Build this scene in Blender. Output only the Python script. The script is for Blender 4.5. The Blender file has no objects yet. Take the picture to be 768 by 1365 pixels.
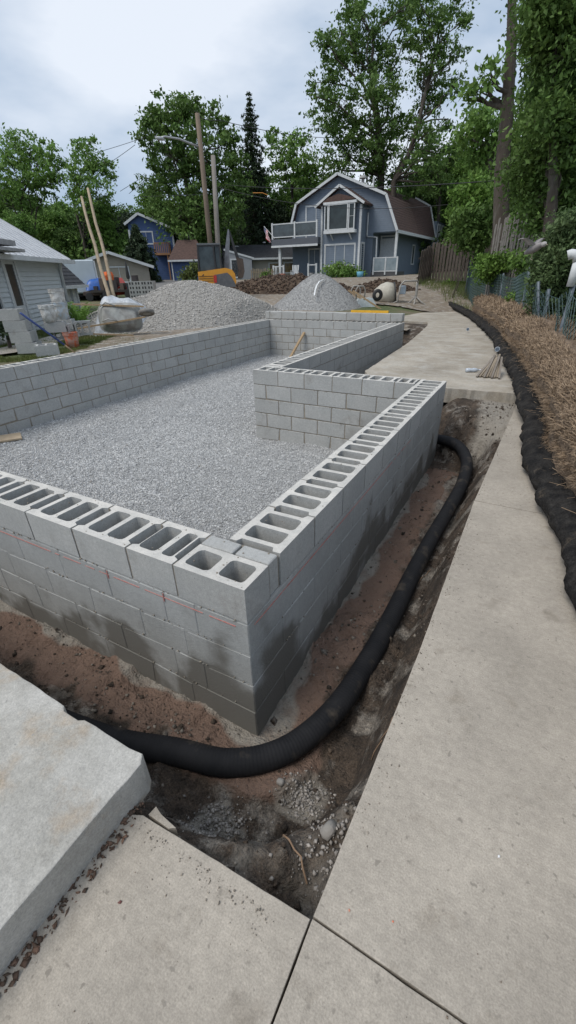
import bpy, bmesh, math, random
import numpy as np
from mathutils import Vector, Matrix, geometry
random.seed(7); rng = np.random.default_rng(7)
SC = bpy.context.scene; COL = SC.collection
R = math.radians; PI = math.pi

# ---------------------------------------------------------------- camera
CAM = Vector((0.8615, -1.1371, 1.1679)); YAW, PITCH, ROLL = 0.5131, -0.5108, -0.0244
FPX = 567.34
fwd = Vector((-math.sin(YAW)*math.cos(PITCH), math.cos(YAW)*math.cos(PITCH), math.sin(PITCH)))
rt0 = Vector((math.cos(YAW), math.sin(YAW), 0)); up0 = rt0.cross(fwd)
rt = rt0*math.cos(ROLL)+up0*math.sin(ROLL); up = up0*math.cos(ROLL)-rt0*math.sin(ROLL)
cd = bpy.data.cameras.new('camera'); cam = bpy.data.objects.new('camera', cd); COL.objects.link(cam)
m = Matrix((rt, up, -fwd)).transposed().to_4x4(); m.translation = CAM; cam.matrix_world = m
cd.sensor_fit = 'HORIZONTAL'; cd.sensor_width = 36; cd.lens = FPX/768*36; cd.clip_start = .05; cd.clip_end = 2000
SC.camera = cam

# ---------------------------------------------------------------- sky, sun, exposure
SC.view_settings.view_transform = 'Standard'; SC.view_settings.look = 'None'
SC.view_settings.exposure = 0.55; SC.view_settings.gamma = 1
SUN_DIR = Vector((-0.45, -0.75, 1.35)).normalized()       # towards the sun, behind thick cloud
W = bpy.data.worlds.new("World"); SC.world = W; W.use_nodes = True
nt = W.node_tree; nt.nodes.clear()
def wn(t, **k):
    n = nt.nodes.new(t)
    for a, b in k.items(): setattr(n, a, b)
    return n
out = wn('ShaderNodeOutputWorld'); bg = wn('ShaderNodeBackground'); bg.inputs[1].default_value = 0.1
sky = wn('ShaderNodeTexSky', sky_type='NISHITA', sun_disc=False)
sky.sun_elevation = math.asin(SUN_DIR.z); sky.sun_rotation = math.atan2(SUN_DIR.x, SUN_DIR.y)
tc = wn('ShaderNodeTexCoord'); mp = wn('ShaderNodeMapping'); mp.inputs['Scale'].default_value = (1, 1, 2.6); mp.inputs['Location'].default_value = (.3, 1.2, .4)
nz = wn('ShaderNodeTexNoise'); nz.inputs['Scale'].default_value = 1.7; nz.inputs['Detail'].default_value = 6; nz.inputs['Roughness'].default_value = .52
cr = wn('ShaderNodeValToRGB'); cr.color_ramp.elements[0].position = .40; cr.color_ramp.elements[1].position = .61
cr.color_ramp.elements[0].color = (.29, .37, .48, 1); cr.color_ramp.elements[1].color = (.60, .64, .70, 1)
sc_ = wn('ShaderNodeVectorMath', operation='SCALE'); sc_.inputs['Scale'].default_value = 10.0
mx = wn('ShaderNodeMix', data_type='RGBA'); mx.inputs[0].default_value = .9
L = nt.links.new
L(tc.outputs['Generated'], mp.inputs['Vector']); L(mp.outputs[0], nz.inputs['Vector']); L(nz.outputs['Fac'], cr.inputs[0])
L(cr.outputs[0], sc_.inputs[0]); L(sky.outputs[0], mx.inputs[6]); L(sc_.outputs[0], mx.inputs[7]); L(mx.outputs[2], bg.inputs[0]); L(bg.outputs[0], out.inputs[0])
sd = bpy.data.lights.new('sun', 'SUN'); sd.energy = 1.5; sd.angle = R(30); sd.color = (1, .95, .88)
so = bpy.data.objects.new('sun', sd); COL.objects.link(so); so.rotation_euler = SUN_DIR.to_track_quat('Z', 'Y').to_euler()

# ---------------------------------------------------------------- helpers
def at(px, py, d):                     # the point at horizontal distance d (m) seen in that direction
    v = rt*(px-384)/FPX - up*(py-682.5)/FPX + fwd
    return CAM + v*(d/math.hypot(v.x, v.y))
def atz(px, py, z):
    v = rt*(px-384)/FPX - up*(py-682.5)/FPX + fwd
    return CAM + v*((z-CAM.z)/v.z)
def tag(o, label=None, cat=None, group=None, kind=None):
    if label: o['label'] = label
    if cat: o['category'] = cat
    if group: o['group'] = group
    if kind: o['kind'] = kind
    return o
def link(o, parent=None):
    COL.objects.link(o)
    if parent is not None: o.parent = parent
    return o
def empty(name, loc=(0, 0, 0), rz=0, label=None, cat=None, group=None, kind=None):
    o = bpy.data.objects.new(name, None); o.empty_display_size = .2
    o.location = loc; o.rotation_euler = (0, 0, rz); link(o)
    return tag(o, label, cat, group, kind)
def copy_tree(o, parent=None):
    c = o.copy(); COL.objects.link(c); c.parent = parent
    for ch in list(o.children): copy_tree(ch, c)
    return c

class MB:
    def __init__(s): s.v = []; s.f = []
    def add(s, vs, fs, M=None):
        n = len(s.v)
        s.v += [tuple(M @ Vector(q)) if M is not None else tuple(q) for q in vs]
        s.f += [tuple(i+n for i in f) for f in fs]; return s
    def box(s, x0, x1, y0, y1, z0, z1, M=None):
        return s.add([(x0,y0,z0),(x1,y0,z0),(x1,y1,z0),(x0,y1,z0),(x0,y0,z1),(x1,y0,z1),(x1,y1,z1),(x0,y1,z1)],
              [(0,3,2,1),(4,5,6,7),(0,1,5,4),(1,2,6,5),(2,3,7,6),(3,0,4,7)], M)
    def cbox(s, x0, x1, y0, y1, z0, z1, c=.004, M=None, chip=None):     # chamfered box, chip = (random, number of knocked-off corners)
        vs = []; idx = {}; cc = {}
        if chip:
            for _ in range(chip[1]): cc[chip[0].randrange(8)] = chip[0].uniform(.008, .024)
        X = (x0, x1); Y = (y0, y1); Z = (z0, z1)
        for i in (0, 1):
            for j in (0, 1):
                for k in (0, 1):
                    c_ = cc.get(i*4+j*2+k, c); sx, sy, sz = (1, -1)[i], (1, -1)[j], (1, -1)[k]
                    for a in range(3):
                        p = [X[i]+sx*c_, Y[j]+sy*c_, Z[k]+sz*c_]
                        p[a] = (X[i], Y[j], Z[k])[a]
                        idx[i, j, k, a] = len(vs); vs.append(tuple(p))
        fs = []
        for a in range(3):
            b, d = [q for q in range(3) if q != a]
            for e in (0, 1):
                def key(u, w):
                    t = [0, 0, 0]; t[a] = e; t[b] = u; t[d] = w; return (*t, a)
                q = [idx[key(0,0)], idx[key(1,0)], idx[key(1,1)], idx[key(0,1)]]
                if (e == 0) != (a == 1): q = q[::-1]
                fs.append(tuple(q))
        for a in range(3):
            b, d = [q for q in range(3) if q != a]
            for u in (0, 1):
                for w in (0, 1):
                    def key(e, ax):
                        t = [0, 0, 0]; t[a] = e; t[b] = u; t[d] = w; return (*t, ax)
                    fs.append((idx[key(0,b)], idx[key(1,b)], idx[key(1,d)], idx[key(0,d)]))
        for i in (0, 1):
            for j in (0, 1):
                for k in (0, 1): fs.append(tuple(idx[i,j,k,a] for a in range(3)))
        return s.add(vs, fs, M)
    def bar(s, a, b, w, h, up_=(0, 0, 1)):                   # square bar from a to b
        a = Vector(a); b = Vector(b); d = (b-a); l = d.length; d.normalize()
        u = Vector(up_)
        if abs(d.dot(u)) > .98: u = Vector((1, 0, 0))
        x = d.cross(u).normalized(); z = x.cross(d)
        M = Matrix((x, d, z)).transposed().to_4x4(); M.translation = a
        return s.box(-w/2, w/2, 0, l, -h/2, h/2, M)
    def tube(s, pts, r, n=8, cap=True):
        pts = [Vector(p) for p in pts]; rr = r if isinstance(r, (list, tuple)) else [r]*len(pts)
        vs = []; N = len(pts); u = None
        for i, p in enumerate(pts):
            d = (pts[min(i+1, N-1)]-pts[max(i-1, 0)]).normalized()
            if u is None:
                u = d.cross(Vector((0, 0, 1)))
                if u.length < .05: u = d.cross(Vector((1, 0, 0)))
                u.normalize()
            u = (u-d*u.dot(d)).normalized(); w = d.cross(u)
            for k in range(n):
                t = 2*PI*k/n; vs.append(p+(u*math.cos(t)+w*math.sin(t))*rr[i])
        fs = [(i*n+k, i*n+(k+1) % n, (i+1)*n+(k+1) % n, (i+1)*n+k) for i in range(N-1) for k in range(n)]
        if cap: fs += [tuple(range(n))[::-1], tuple((N-1)*n+k for k in range(n))]
        return s.add(vs, fs)
    def lathe(s, prof, n=20, M=None):                        # (r, z) profile about z
        vs = [(r*math.cos(2*PI*k/n), r*math.sin(2*PI*k/n), z) for r, z in prof for k in range(n)]
        fs = [(i*n+k, i*n+(k+1) % n, (i+1)*n+(k+1) % n, (i+1)*n+k) for i in range(len(prof)-1) for k in range(n)]
        return s.add(vs, fs, M)
    def prism(s, poly, y0, y1, M=None):                      # (x, z) outline extruded along y
        n = len(poly)
        vs = [(x, y0, z) for x, z in poly]+[(x, y1, z) for x, z in poly]
        fs = [tuple(range(n)), tuple(range(2*n-1, n-1, -1))]+[(i, i+n, (i+1) % n+n, (i+1) % n) for i in range(n)]
        return s.add(vs, fs, M)
    def mesh(s, name, mat, smooth=False):
        me = bpy.data.meshes.new(name); me.from_pydata([tuple(v) for v in s.v], [], s.f)
        if mat: me.materials.append(mat)
        if smooth: me.polygons.foreach_set('use_smooth', [True]*len(me.polygons))
        me.update(); return me
    def build(s, name, mat, parent=None, smooth=False, fix=False):
        me = s.mesh(name, mat, smooth)
        if fix:
            bm = bmesh.new(); bm.from_mesh(me); bmesh.ops.recalc_face_normals(bm, faces=bm.faces); bm.to_mesh(me); bm.free()
        return link(bpy.data.objects.new(name, me), parent)
def np_mesh(name, V, F, mat, parent=None, smooth=False):     # V (n,3), F (m,k) arrays
    me = bpy.data.meshes.new(name); V = np.asarray(V, np.float32); F = np.asarray(F, np.int32); k = F.shape[1]
    me.vertices.add(len(V)); me.vertices.foreach_set('co', V.ravel())
    me.loops.add(F.size); me.loops.foreach_set('vertex_index', F.ravel())
    me.polygons.add(len(F)); me.polygons.foreach_set('loop_start', np.arange(0, F.size, k, dtype=np.int32))
    me.polygons.foreach_set('loop_total', np.full(len(F), k, np.int32))
    if smooth: me.polygons.foreach_set('use_smooth', np.ones(len(F), bool))
    me.materials.append(mat); me.update(calc_edges=True); me.validate()
    return link(bpy.data.objects.new(name, me), parent)
_lat = np.random.default_rng(3).random((257, 257))
def vnoise(x, y):
    xi = np.floor(x).astype(int); yi = np.floor(y).astype(int); fx = x-xi; fy = y-yi
    fx = fx*fx*(3-2*fx); fy = fy*fy*(3-2*fy)
    g = lambda a, b: _lat[a % 257, b % 257]
    return (g(xi,yi)*(1-fx)+g(xi+1,yi)*fx)*(1-fy)+(g(xi,yi+1)*(1-fx)+g(xi+1,yi+1)*fx)*fy
def fbm(x, y, s=1., o=4, g=.5):
    x = np.asarray(x, float)*s; y = np.asarray(y, float)*s; t = 0; a = 1; n = 0
    for i in range(o): t = t+a*vnoise(x+13.7*i, y+7.3*i); n += a; a *= g; x = x*2.03; y = y*2.03
    return t/n-.5
def sstep(a, b, x): t = np.clip((np.asarray(x, float)-a)/(b-a), 0, 1); return t*t*(3-2*t)
def grid(name, xs, ys, Zf, mat, smooth=True, mask=None, parent=None):
    X, Y = np.meshgrid(xs, ys); Zv = Zf(X, Y); nx = len(xs); ny = len(ys)
    i = np.arange((ny-1)*(nx-1)); a = (i//(nx-1))*nx+i % (nx-1)
    F = np.stack([a, a+1, a+nx+1, a+nx], 1)
    if mask is not None:
        cx = (X.ravel()[F]).mean(1); cy = (Y.ravel()[F]).mean(1); F = F[mask(cx, cy)]
    return np_mesh(name, np.stack([X.ravel(), Y.ravel(), Zv.ravel()], 1), F, mat, parent, smooth)
_ico = None
def stones(name, P, S, mat, parent=None, flat=.75):          # many small irregular stones in one mesh
    P = np.asarray(P, float); n = len(P); S = np.asarray(S, float).reshape(n, 1, 1)
    base = np.array([(1,0,0),(-1,0,0),(0,1,0),(0,-1,0),(0,0,1),(0,0,-1)], float)
    tri = np.array([(0,2,4),(2,1,4),(1,3,4),(3,0,4),(2,0,5),(1,2,5),(3,1,5),(0,3,5)])
    q = rng.normal(size=(n, 4)); q /= np.linalg.norm(q, axis=1, keepdims=True); w, x, y, z = q.T
    Rm = np.stack([1-2*(y*y+z*z),2*(x*y-z*w),2*(x*z+y*w),2*(x*y+z*w),1-2*(x*x+z*z),2*(y*z-x*w),2*(x*z-y*w),2*(y*z+x*w),1-2*(x*x+y*y)], 1).reshape(n,3,3)
    V = base[None]*(.65+.7*rng.random((n,6,1)))*S; V[:, :, 1] *= flat
    V = np.einsum('nij,nkj->nki', Rm, V)+P[:, None]
    F = tri[None]+6*np.arange(n)[:, None, None]
    return np_mesh(name, V.reshape(-1, 3), F.reshape(-1, 3), mat, parent)

# ---------------------------------------------------------------- materials
MATS = {}
def mat(name, c1, c2=None, scale=8, detail=5, rough=.85, bump=0., bscale=None, metallic=0, rnd=0., isl=0., lo=.35, hi=.65, coord='Position',
        stretch=(1, 1, 1), c3=None, s3=1., lo3=.5, hi3=.65, bd=.01, trans=0., spec=.5, fine=0., fs=200, pits=0., ps=45, broom=0., stain=0.):
    if name in MATS: return MATS[name]
    m = bpy.data.materials.new(name); m.use_nodes = True; t = m.node_tree; N = t.nodes; Lk = t.links.new
    bs = N['Principled BSDF']; bs.inputs['Roughness'].default_value = rough; bs.inputs['Metallic'].default_value = metallic
    bs.inputs['Specular IOR Level'].default_value = spec
    if coord == 'Position': src = N.new('ShaderNodeNewGeometry').outputs['Position']
    else: src = N.new('ShaderNodeTexCoord').outputs[coord]
    mpp = N.new('ShaderNodeMapping'); mpp.inputs['Scale'].default_value = stretch; Lk(src, mpp.inputs[0]); src = mpp.outputs[0]
    c1 = (*c1, 1); c2 = (*(c2 or c1[:3]), 1)
    def noise(s, d, a, b):
        n = N.new('ShaderNodeTexNoise'); n.inputs['Scale'].default_value = s; n.inputs['Detail'].default_value = d; n.inputs['Roughness'].default_value = .6
        Lk(src, n.inputs['Vector']); r = N.new('ShaderNodeMapRange'); r.inputs[1].default_value = a; r.inputs[2].default_value = b
        Lk(n.outputs['Fac'], r.inputs[0]); return n, r.outputs[0]
    n1, f1 = noise(scale, detail, lo, hi)
    mxx = N.new('ShaderNodeMix'); mxx.data_type = 'RGBA'; mxx.inputs[6].default_value = c1; mxx.inputs[7].default_value = c2; Lk(f1, mxx.inputs[0]); col = mxx.outputs[2]
    if c3:
        n3, f3 = noise(s3, 6, lo3, hi3)
        m3 = N.new('ShaderNodeMix'); m3.data_type = 'RGBA'; m3.inputs[7].default_value = (*c3, 1); Lk(col, m3.inputs[6]); Lk(f3, m3.inputs[0]); col = m3.outputs[2]
    def vmul(col, fac, a, b):
        hs = N.new('ShaderNodeHueSaturation'); rr = N.new('ShaderNodeMapRange'); rr.inputs[1].default_value = .3; rr.inputs[2].default_value = .7; rr.inputs[3].default_value = a; rr.inputs[4].default_value = b
        Lk(fac, rr.inputs[0]); Lk(rr.outputs[0], hs.inputs['Value']); Lk(col, hs.inputs['Color']); return hs.outputs[0]
    if fine:
        nf, _ = noise(fs, 3, 0, 1); col = vmul(col, nf.outputs['Fac'], 1-fine, 1+fine)
        nf, _ = noise(fs*.22, 5, 0, 1); col = vmul(col, nf.outputs['Fac'], 1-fine*.6, 1+fine*.6)
    if stain:
        nf, _ = noise(1.3, 5, 0, 1); col = vmul(col, nf.outputs['Fac'], 1-stain*1.3, 1+stain*.8)
    if broom:
        mb = N.new('ShaderNodeMapping'); mb.inputs['Scale'].default_value = (14, 190, 1); mb.inputs['Rotation'].default_value = (0, 0, .12); Lk(src, mb.inputs[0])
        nn = N.new('ShaderNodeTexNoise'); nn.inputs['Scale'].default_value = 1; nn.inputs['Detail'].default_value = 3; Lk(mb.outputs[0], nn.inputs['Vector']); col = vmul(col, nn.outputs['Fac'], 1-broom, 1+broom)
    if pits:
        np_, fp__ = noise(ps, 2, .66, .72); mp_ = N.new('ShaderNodeMix'); mp_.data_type = 'RGBA'; mp_.inputs[7].default_value = tuple(q*(1-pits) for q in c1[:3])+(1,)
        Lk(col, mp_.inputs[6]); Lk(fp__, mp_.inputs[0]); col = mp_.outputs[2]
    if rnd or isl:
        hs = N.new('ShaderNodeHueSaturation'); rr = N.new('ShaderNodeMapRange'); a = rnd or isl
        rr.inputs[3].default_value = 1-a; rr.inputs[4].default_value = 1+a
        Lk(N.new('ShaderNodeObjectInfo').outputs['Random'] if rnd else N.new('ShaderNodeNewGeometry').outputs['Random Per Island'], rr.inputs[0])
        Lk(rr.outputs[0], hs.inputs['Value']); Lk(col, hs.inputs['Color']); col = hs.outputs[0]
    Lk(col, bs.inputs['Base Color'])
    if bump:
        nb, _ = noise(bscale or scale*6, 4, 0, 1); bp = N.new('ShaderNodeBump'); bp.inputs['Strength'].default_value = bump; bp.inputs['Distance'].default_value = bd
        Lk(nb.outputs['Fac'], bp.inputs['Height']); Lk(bp.outputs[0], bs.inputs['Normal'])
    if trans:
        tr = N.new('ShaderNodeBsdfTranslucent'); ms = N.new('ShaderNodeMixShader'); ms.inputs[0].default_value = trans
        Lk(col, tr.inputs[0]); Lk(bs.outputs[0], ms.inputs[1]); Lk(tr.outputs[0], ms.inputs[2]); Lk(ms.outputs[0], N['Material Output'].inputs[0])
    m['col'] = 0; MATS[name] = m; return m
def flat(name, c, rough=.6, metallic=0): return mat(name, c, tuple(q*.85 for q in c), 12, 3, rough, metallic=metallic)
def glass(name, c=(.02, .028, .03), rough=.1):
    return mat(name, c, tuple(q*1.8 for q in c), 1.2, 2, rough, spec=.45)

block_m = mat('block_concrete', (.36,.365,.355), (.41,.41,.395), 4, 6, .93, .6, 240, rnd=.065, bd=.005, c3=(.28,.27,.25), s3=3.6, lo3=.58, hi3=.76, fine=.18, fs=210, pits=.3, ps=75)
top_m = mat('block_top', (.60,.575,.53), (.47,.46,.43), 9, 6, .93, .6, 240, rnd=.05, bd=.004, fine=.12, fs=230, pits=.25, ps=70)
mortar_m = mat('mortar', (.215,.185,.145), (.29,.26,.215), 14, 5, .95, .6, 130, bd=.006, fine=.15)
walk_m = mat('walk_concrete', (.42,.375,.315), (.33,.295,.248), 1.7, 9, .9, .55, 150, c3=(.27,.235,.19), s3=7, lo3=.60, hi3=.76, bd=.004, fine=.17, fs=190, pits=.4, ps=38, broom=.045, stain=.12)
pale_m = mat('pale_concrete', (.47,.455,.42), (.345,.33,.295), 2.9, 9, .9, .6, 130, c3=(.36,.27,.18), s3=3.2, lo3=.55, hi3=.72, bd=.005, fine=.17, fs=170, pits=.35, ps=40, stain=.12)
farslab_m = mat('dusty_concrete', (.41,.37,.31), (.29,.255,.205), 1.6, 9, .95, .5, 90, c3=(.43,.405,.36), s3=3.4, lo3=.48, hi3=.70, stretch=(1.0,1.25,1), bd=.006, fine=.16, fs=90, pits=.3, ps=14, stain=.10)
# ---------------------------------------------------------------- ground
def H(x, y):                                                  # height of the land
    x = np.asarray(x, float); y = np.asarray(y, float)
    s = np.hypot(x-CAM.x, y-CAM.y)
    z = -.12-.16*sstep(9, 14, s)*sstep(-7, -11, x)+.42*sstep(17, 28, s)+.62*sstep(26, 38, s)+.02*np.clip(s-42, 0, 400)
    z = z-.32*sstep(-5.5, -2.2, x)*(1-sstep(17, 26, y)); z = z-.08*sstep(.0, .6, x)*(1-sstep(3.5, 7, y))
    rx = x-(1.7-.012*np.clip(y, 0, 40)**1.7)
    z = z+np.clip(rx-1.0, 0, 14)*.16*sstep(2, 9, y)+.9*sstep(3, 10, rx)*sstep(8, 16, y)
    z = z+1.15*sstep(2.0, 4.2, rx)*sstep(9, 14, y)*(1-sstep(26, 34, y))
    return z+fbm(x, y, .5)*.06*sstep(6, 14, s)
def axis(lo, hi, a, b, st, grow=1.16):
    c = list(np.arange(a, b, st)); s = st; v = c[-1]
    while v < hi: s *= grow; v += s; c.append(v)
    s = st; v = a; L_ = []
    while v > lo: s *= grow; v -= s; L_.append(v)
    return np.array(L_[::-1]+c)
grass_m = mat('grass_ground', (.055,.085,.025), (.10,.115,.045), 3, 6, .95, .6, 60, c3=(.17,.135,.09), s3=.45, lo3=.5, hi3=.62, bd=.03)
dirt_m = mat('dirt', (.11,.075,.05), (.06,.042,.03), 3, 7, .97, .7, 30, bd=.04, c3=(.2,.15,.11), s3=6, lo3=.55, hi3=.7)
def in_site(X, Y, g=0):
    return ((X > -6.4-g) & (X < 1.05+g) & (Y > -1.25-g) & (Y < 10.8+g)) | ((X > -3.5) & (X < -1.45) & (Y > 10) & (Y < 14.1))
def Hs(X, Y): return np.where(in_site(X, Y), -1.6, H(X, Y))
xs = axis(-500, 500, -22, 8, .35); ys = axis(-60, 700, -4, 26, .35)
tag(grid('ground', xs, ys, Hs, grass_m), kind='structure')

# ---------------------------------------------------------------- block foundation
BL = .4064; BH = .2032; T = .295
FD = empty('block_foundation', (0, 0, 0), 0, 'unfinished L-shaped foundation wall of grey hollow concrete blocks around the gravel', 'foundation wall')
wet_m = mat('parged_block', (.36,.365,.355), (.30,.305,.295), 3, 6, .9, .5, 90, rnd=.02, bd=.006, fine=.12, fs=160, c3=(.25,.25,.235), s3=5, lo3=.58, hi3=.75)
def damp(m):                                                   # dark damp patches low on the outer faces
    t = m.node_tree; N = t.nodes; Lk = t.links.new; bs = N['Principled BSDF']; col = bs.inputs['Base Color'].links[0].from_socket
    g = N.new('ShaderNodeNewGeometry'); sp = N.new('ShaderNodeSeparateXYZ'); Lk(g.outputs['Position'], sp.inputs[0])
    n = N.new('ShaderNodeTexNoise'); n.inputs['Scale'].default_value = 2.1; n.inputs['Detail'].default_value = 5; n.inputs['Roughness'].default_value = .5; Lk(g.outputs['Position'], n.inputs['Vector'])
    a = N.new('ShaderNodeMath'); a.operation = 'MULTIPLY_ADD'; a.inputs[1].default_value = -1.15; a.inputs[2].default_value = -1.08; Lk(sp.outputs[2], a.inputs[0])   # -.62z-.43
    b = N.new('ShaderNodeMath'); b.operation = 'MULTIPLY_ADD'; b.inputs[1].default_value = 2.5; Lk(n.outputs['Fac'], b.inputs[0]); Lk(a.outputs[0], b.inputs[2])
    r = N.new('ShaderNodeMapRange'); r.interpolation_type = 'SMOOTHSTEP'; r.inputs[1].default_value = .88; r.inputs[2].default_value = 1.2; Lk(b.outputs[0], r.inputs[0])
    x = N.new('ShaderNodeMix'); x.data_type = 'RGBA'; x.inputs[7].default_value = (.15,.145,.13,1); Lk(col, x.inputs[6]); Lk(r.outputs[0], x.inputs[0]); Lk(x.outputs[2], bs.inputs['Base Color'])
    rr = N.new('ShaderNodeMapRange'); rr.inputs[3].default_value = .9; rr.inputs[4].default_value = .75; Lk(r.outputs[0], rr.inputs[0]); Lk(rr.outputs[0], bs.inputs['Roughness'])
damp(wet_m)
def rrect(cx, cy, w, h, c):
    a = w/2; b = h/2; k = c*.3
    return [(cx-a+c,cy-b),(cx+a-c,cy-b),(cx+a-k,cy-b+k),(cx+a,cy-b+c),(cx+a,cy+b-c),(cx+a-k,cy+b-k),(cx+a-c,cy+b),(cx-a+c,cy+b),(cx-a+k,cy+b-k),(cx-a,cy+b-c),(cx-a,cy-b+c),(cx-a+k,cy-b+k)]
def hollow(L_, T_=T, cells=2, frog=True, H_=BH-.012, seed=0):
    rd = random.Random(seed); hx = L_/2; hy = T_/2
    if frog: outer = [(-hx,-hy),(hx,-hy),(hx,-.106),(hx-.031,-.092),(hx-.031,.092),(hx,.106),(hx,hy),(-hx,hy),(-hx,.106),(-hx+.031,.092),(-hx+.031,-.092),(-hx,-.106)]
    else: outer = [(-hx,-hy),(hx,-hy),(hx,hy),(-hx,hy)]
    holes = []
    if T_ > .25 and L_ < .33:
        holes = [rrect(-.055, 0, .115, T_-.08, .022), rrect(.072, 0, .07, T_-.085, .016)]; cells = 0
    if T_ > .25 and L_ > .33:
        holes = [[(x+rd.uniform(-.002,.002), y+rd.uniform(-.002,.002)) for x, y in rrect(sx*.0755*L_/.3964, 0, .118*L_/.3964, T_-.08, .022)] for sx in (-1, 1)]; cells = 0
    for i in range(cells):
        w = (L_-.034*(cells+1)-(.03 if frog else .01))/cells; cx = -L_/2+(L_/cells)*(i+.5)+(.004 if i == 0 else -.004)*(cells > 1)
        holes.append([(x+rd.uniform(-.0025,.0025), y+rd.uniform(-.0025,.0025)) for x, y in rrect(cx, 0, w, T_-(.08 if T_ > .25 else .07), .022)])
    loops = [outer]+holes; P = [q for l in loops for q in l]; n = len(P)
    tris = geometry.tessellate_polygon([[Vector((x, y, 0)) for x, y in l] for l in loops])
    vs = [(x, y, 0) for x, y in P]; fs = []
    # holes taper slightly towards the bottom
    o = 0
    for li, l in enumerate(loops):
        cx = sum(q[0] for q in l)/len(l); cy = sum(q[1] for q in l)/len(l); k = 1 if li == 0 else 1.07
        vs += [(cx+(x-cx)*k, cy+(y-cy)*k, -H_) for x, y in l]
    for t in tris:
        a, b, c = (Vector((*P[i], 0)) for i in t)
        t = tuple(t) if (b-a).cross(c-a).z > 0 else tuple(t)[::-1]
        fs.append(t)
    for li, l in enumerate(loops):
        m_ = len(l); area = sum(l[i][0]*l[(i+1) % m_][1]-l[(i+1) % m_][0]*l[i][1] for i in range(m_))
        for i in range(m_):
            a = o+i; b = o+(i+1) % m_; q = (a, a+n, b+n, b)
            if (area > 0): q = q[::-1]
            if li > 0: q = q[::-1]
            fs.append(q)
        o += m_
    return vs, fs
_bm = {}
def block_mesh(L_, kind, mt, T_=T):
    key = (round(L_, 3), kind, mt.name, round(T_, 3), random.randrange(6) if kind != 'top' else 0)
    if key not in _bm:
        b = MB()
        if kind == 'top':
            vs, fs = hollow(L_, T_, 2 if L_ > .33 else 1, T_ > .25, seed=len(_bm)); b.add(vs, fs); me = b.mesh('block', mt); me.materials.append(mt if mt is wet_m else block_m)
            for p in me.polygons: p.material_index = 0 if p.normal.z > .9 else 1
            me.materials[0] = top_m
        else: b.cbox(-L_/2, L_/2, -T_/2, T_/2, -BH+.012, 0, random.uniform(.003, .006), None, (random, random.randrange(4))); me = b.mesh('block', mt)
        _bm[key] = me
    return _bm[key]
stuffb = MB()
def put_block(cx, cy, zt, L_, rz, kind='solid', mt=block_m, single=True, T_=T, parent=None):
    j = random.uniform
    if not single:
        stuffb.box(-L_/2, L_/2, -T_/2, T_/2, -BH+.01, 0, Matrix.Translation((cx, cy, zt)) @ Matrix.Rotation(rz, 4, 'Z')); return
    o = bpy.data.objects.new('block', block_mesh(L_, kind, mt, T_)); o.location = (cx+j(-.0012,.0012), cy+j(-.0012,.0012), zt); o.rotation_euler = (j(-.002,.002), 0, rz+j(-.003,.003)); link(o, parent or FD); return o
def run(ax, fixed, a, b, joints, course, keep=lambda c: True, mt=block_m, T_=T):
    """one course: blocks between the joint positions, ax='x' or 'y', centre line at fixed"""
    zt = -course*BH; js = sorted(q for q in joints if a+.03 < q < b-.03); js = [a-.005]+js+[b+.005]
    for s, e in zip(js[:-1], js[1:]):
        L_ = e-s-.012; c = (s+e)/2
        if abs(L_-.3944) < .004: L_ = .3944
        x, y = (c, fixed) if ax == 'x' else (fixed, c); k = keep(c)
        put_block(x, y, zt, L_, 0 if ax == 'x' else PI/2, 'top' if course == 0 and k else 'solid', mt, k, T_)
def js(start, step=BL, n=40, sgn=1): return [start+sgn*step*i for i in range(n)]
for k in range(5):
    om = block_m if k == 0 else wet_m; even = k % 2 == 0
    # front wall, outer face y = 0
    if k == 0:
        run('x', .1475, -6.49, -.408, js(-.7105, sgn=-1), 0, lambda c: c > -2.3)
        o = put_block(-.2, .0985, 0, .3964, 0, 'top', block_m, True, .197)
    elif even: run('x', .1475, -6.49, 0, [-.4]+js(-.7105, sgn=-1), k, lambda c: c > -2.3, om)
    else: run('x', .1475, -6.49, -.307, js(-.507, sgn=-1), k, lambda c: c > -2.3, om)
    # right wall, outer face x = 0
    if even: run('y', -.1475, .305, 4.355, js(.694), k, mt=om)
    else: run('y', -.1475, 0, 4.355, js(.490), k, mt=om)
    # cross wall with its face towards the gravel at y = 4.05
    run('x', 4.2, -2.58, -.31, js(-2.58+BL) if even else js(-2.58+BL/2), k)
    # return wall x -2.58..-2.28, back wall, long left wall
    run('y', -2.43, 4.36, 10.53, js(4.36+(0 if even else -BL/2)+.1), k, lambda c: k == 0)
    run('x', 10.69, -6.18, -2.28, js(-6.18+(BL if even else BL/2)), k)
    run('y', -6.332, .305, 10.84, js(-.03+(0 if even else -BL/2)), k, lambda c: c > 2.25)
run('x', 10.86, -6.45, -2.33, js(-6.3), -1, lambda c: True, block_m, .20)
# cut slips beside the corner block
put_block(-.10, .2485, 0, .19, 0, 'solid', block_m, True, .085)
put_block(-.305, .2485, 0, .19, 0, 'solid', block_m, True, .085)
mo = MB(); e = .005; zb = -1.16
MB().box(-6.485, -.0025, .0025, .290, zb, -.196).box(-.290, -.0026, .2901, 4.352, zb, -.196).build('mortar', wet_m, FD)
def core(x0, x1, y0, y1): mo.box(x0, x1, y0, y1, zb, -.196)
core(-2.575, -.29, 4.059, 4.345)
core(-2.572, -2.288, 4.345, 10.54); core(-6.19, -2.286, 10.549, 10.83); core(-6.475, -6.191, .29, 10.832)
for x in [-.403]+js(-.7105, n=4, sgn=-1):                     # head joints between the top blocks' face shells
    mo.box(x-.005, x+.005, .004, .040, -.2, -.006); mo.box(x-.005, x+.005, .252, .290, -.2, -.005)
for y in js(.694, n=9): mo.box(-.292, -.252, y-.005, y+.005, -.2, -.005); mo.box(-.042, -.005, y-.005, y+.005, -.2, -.007)
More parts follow.
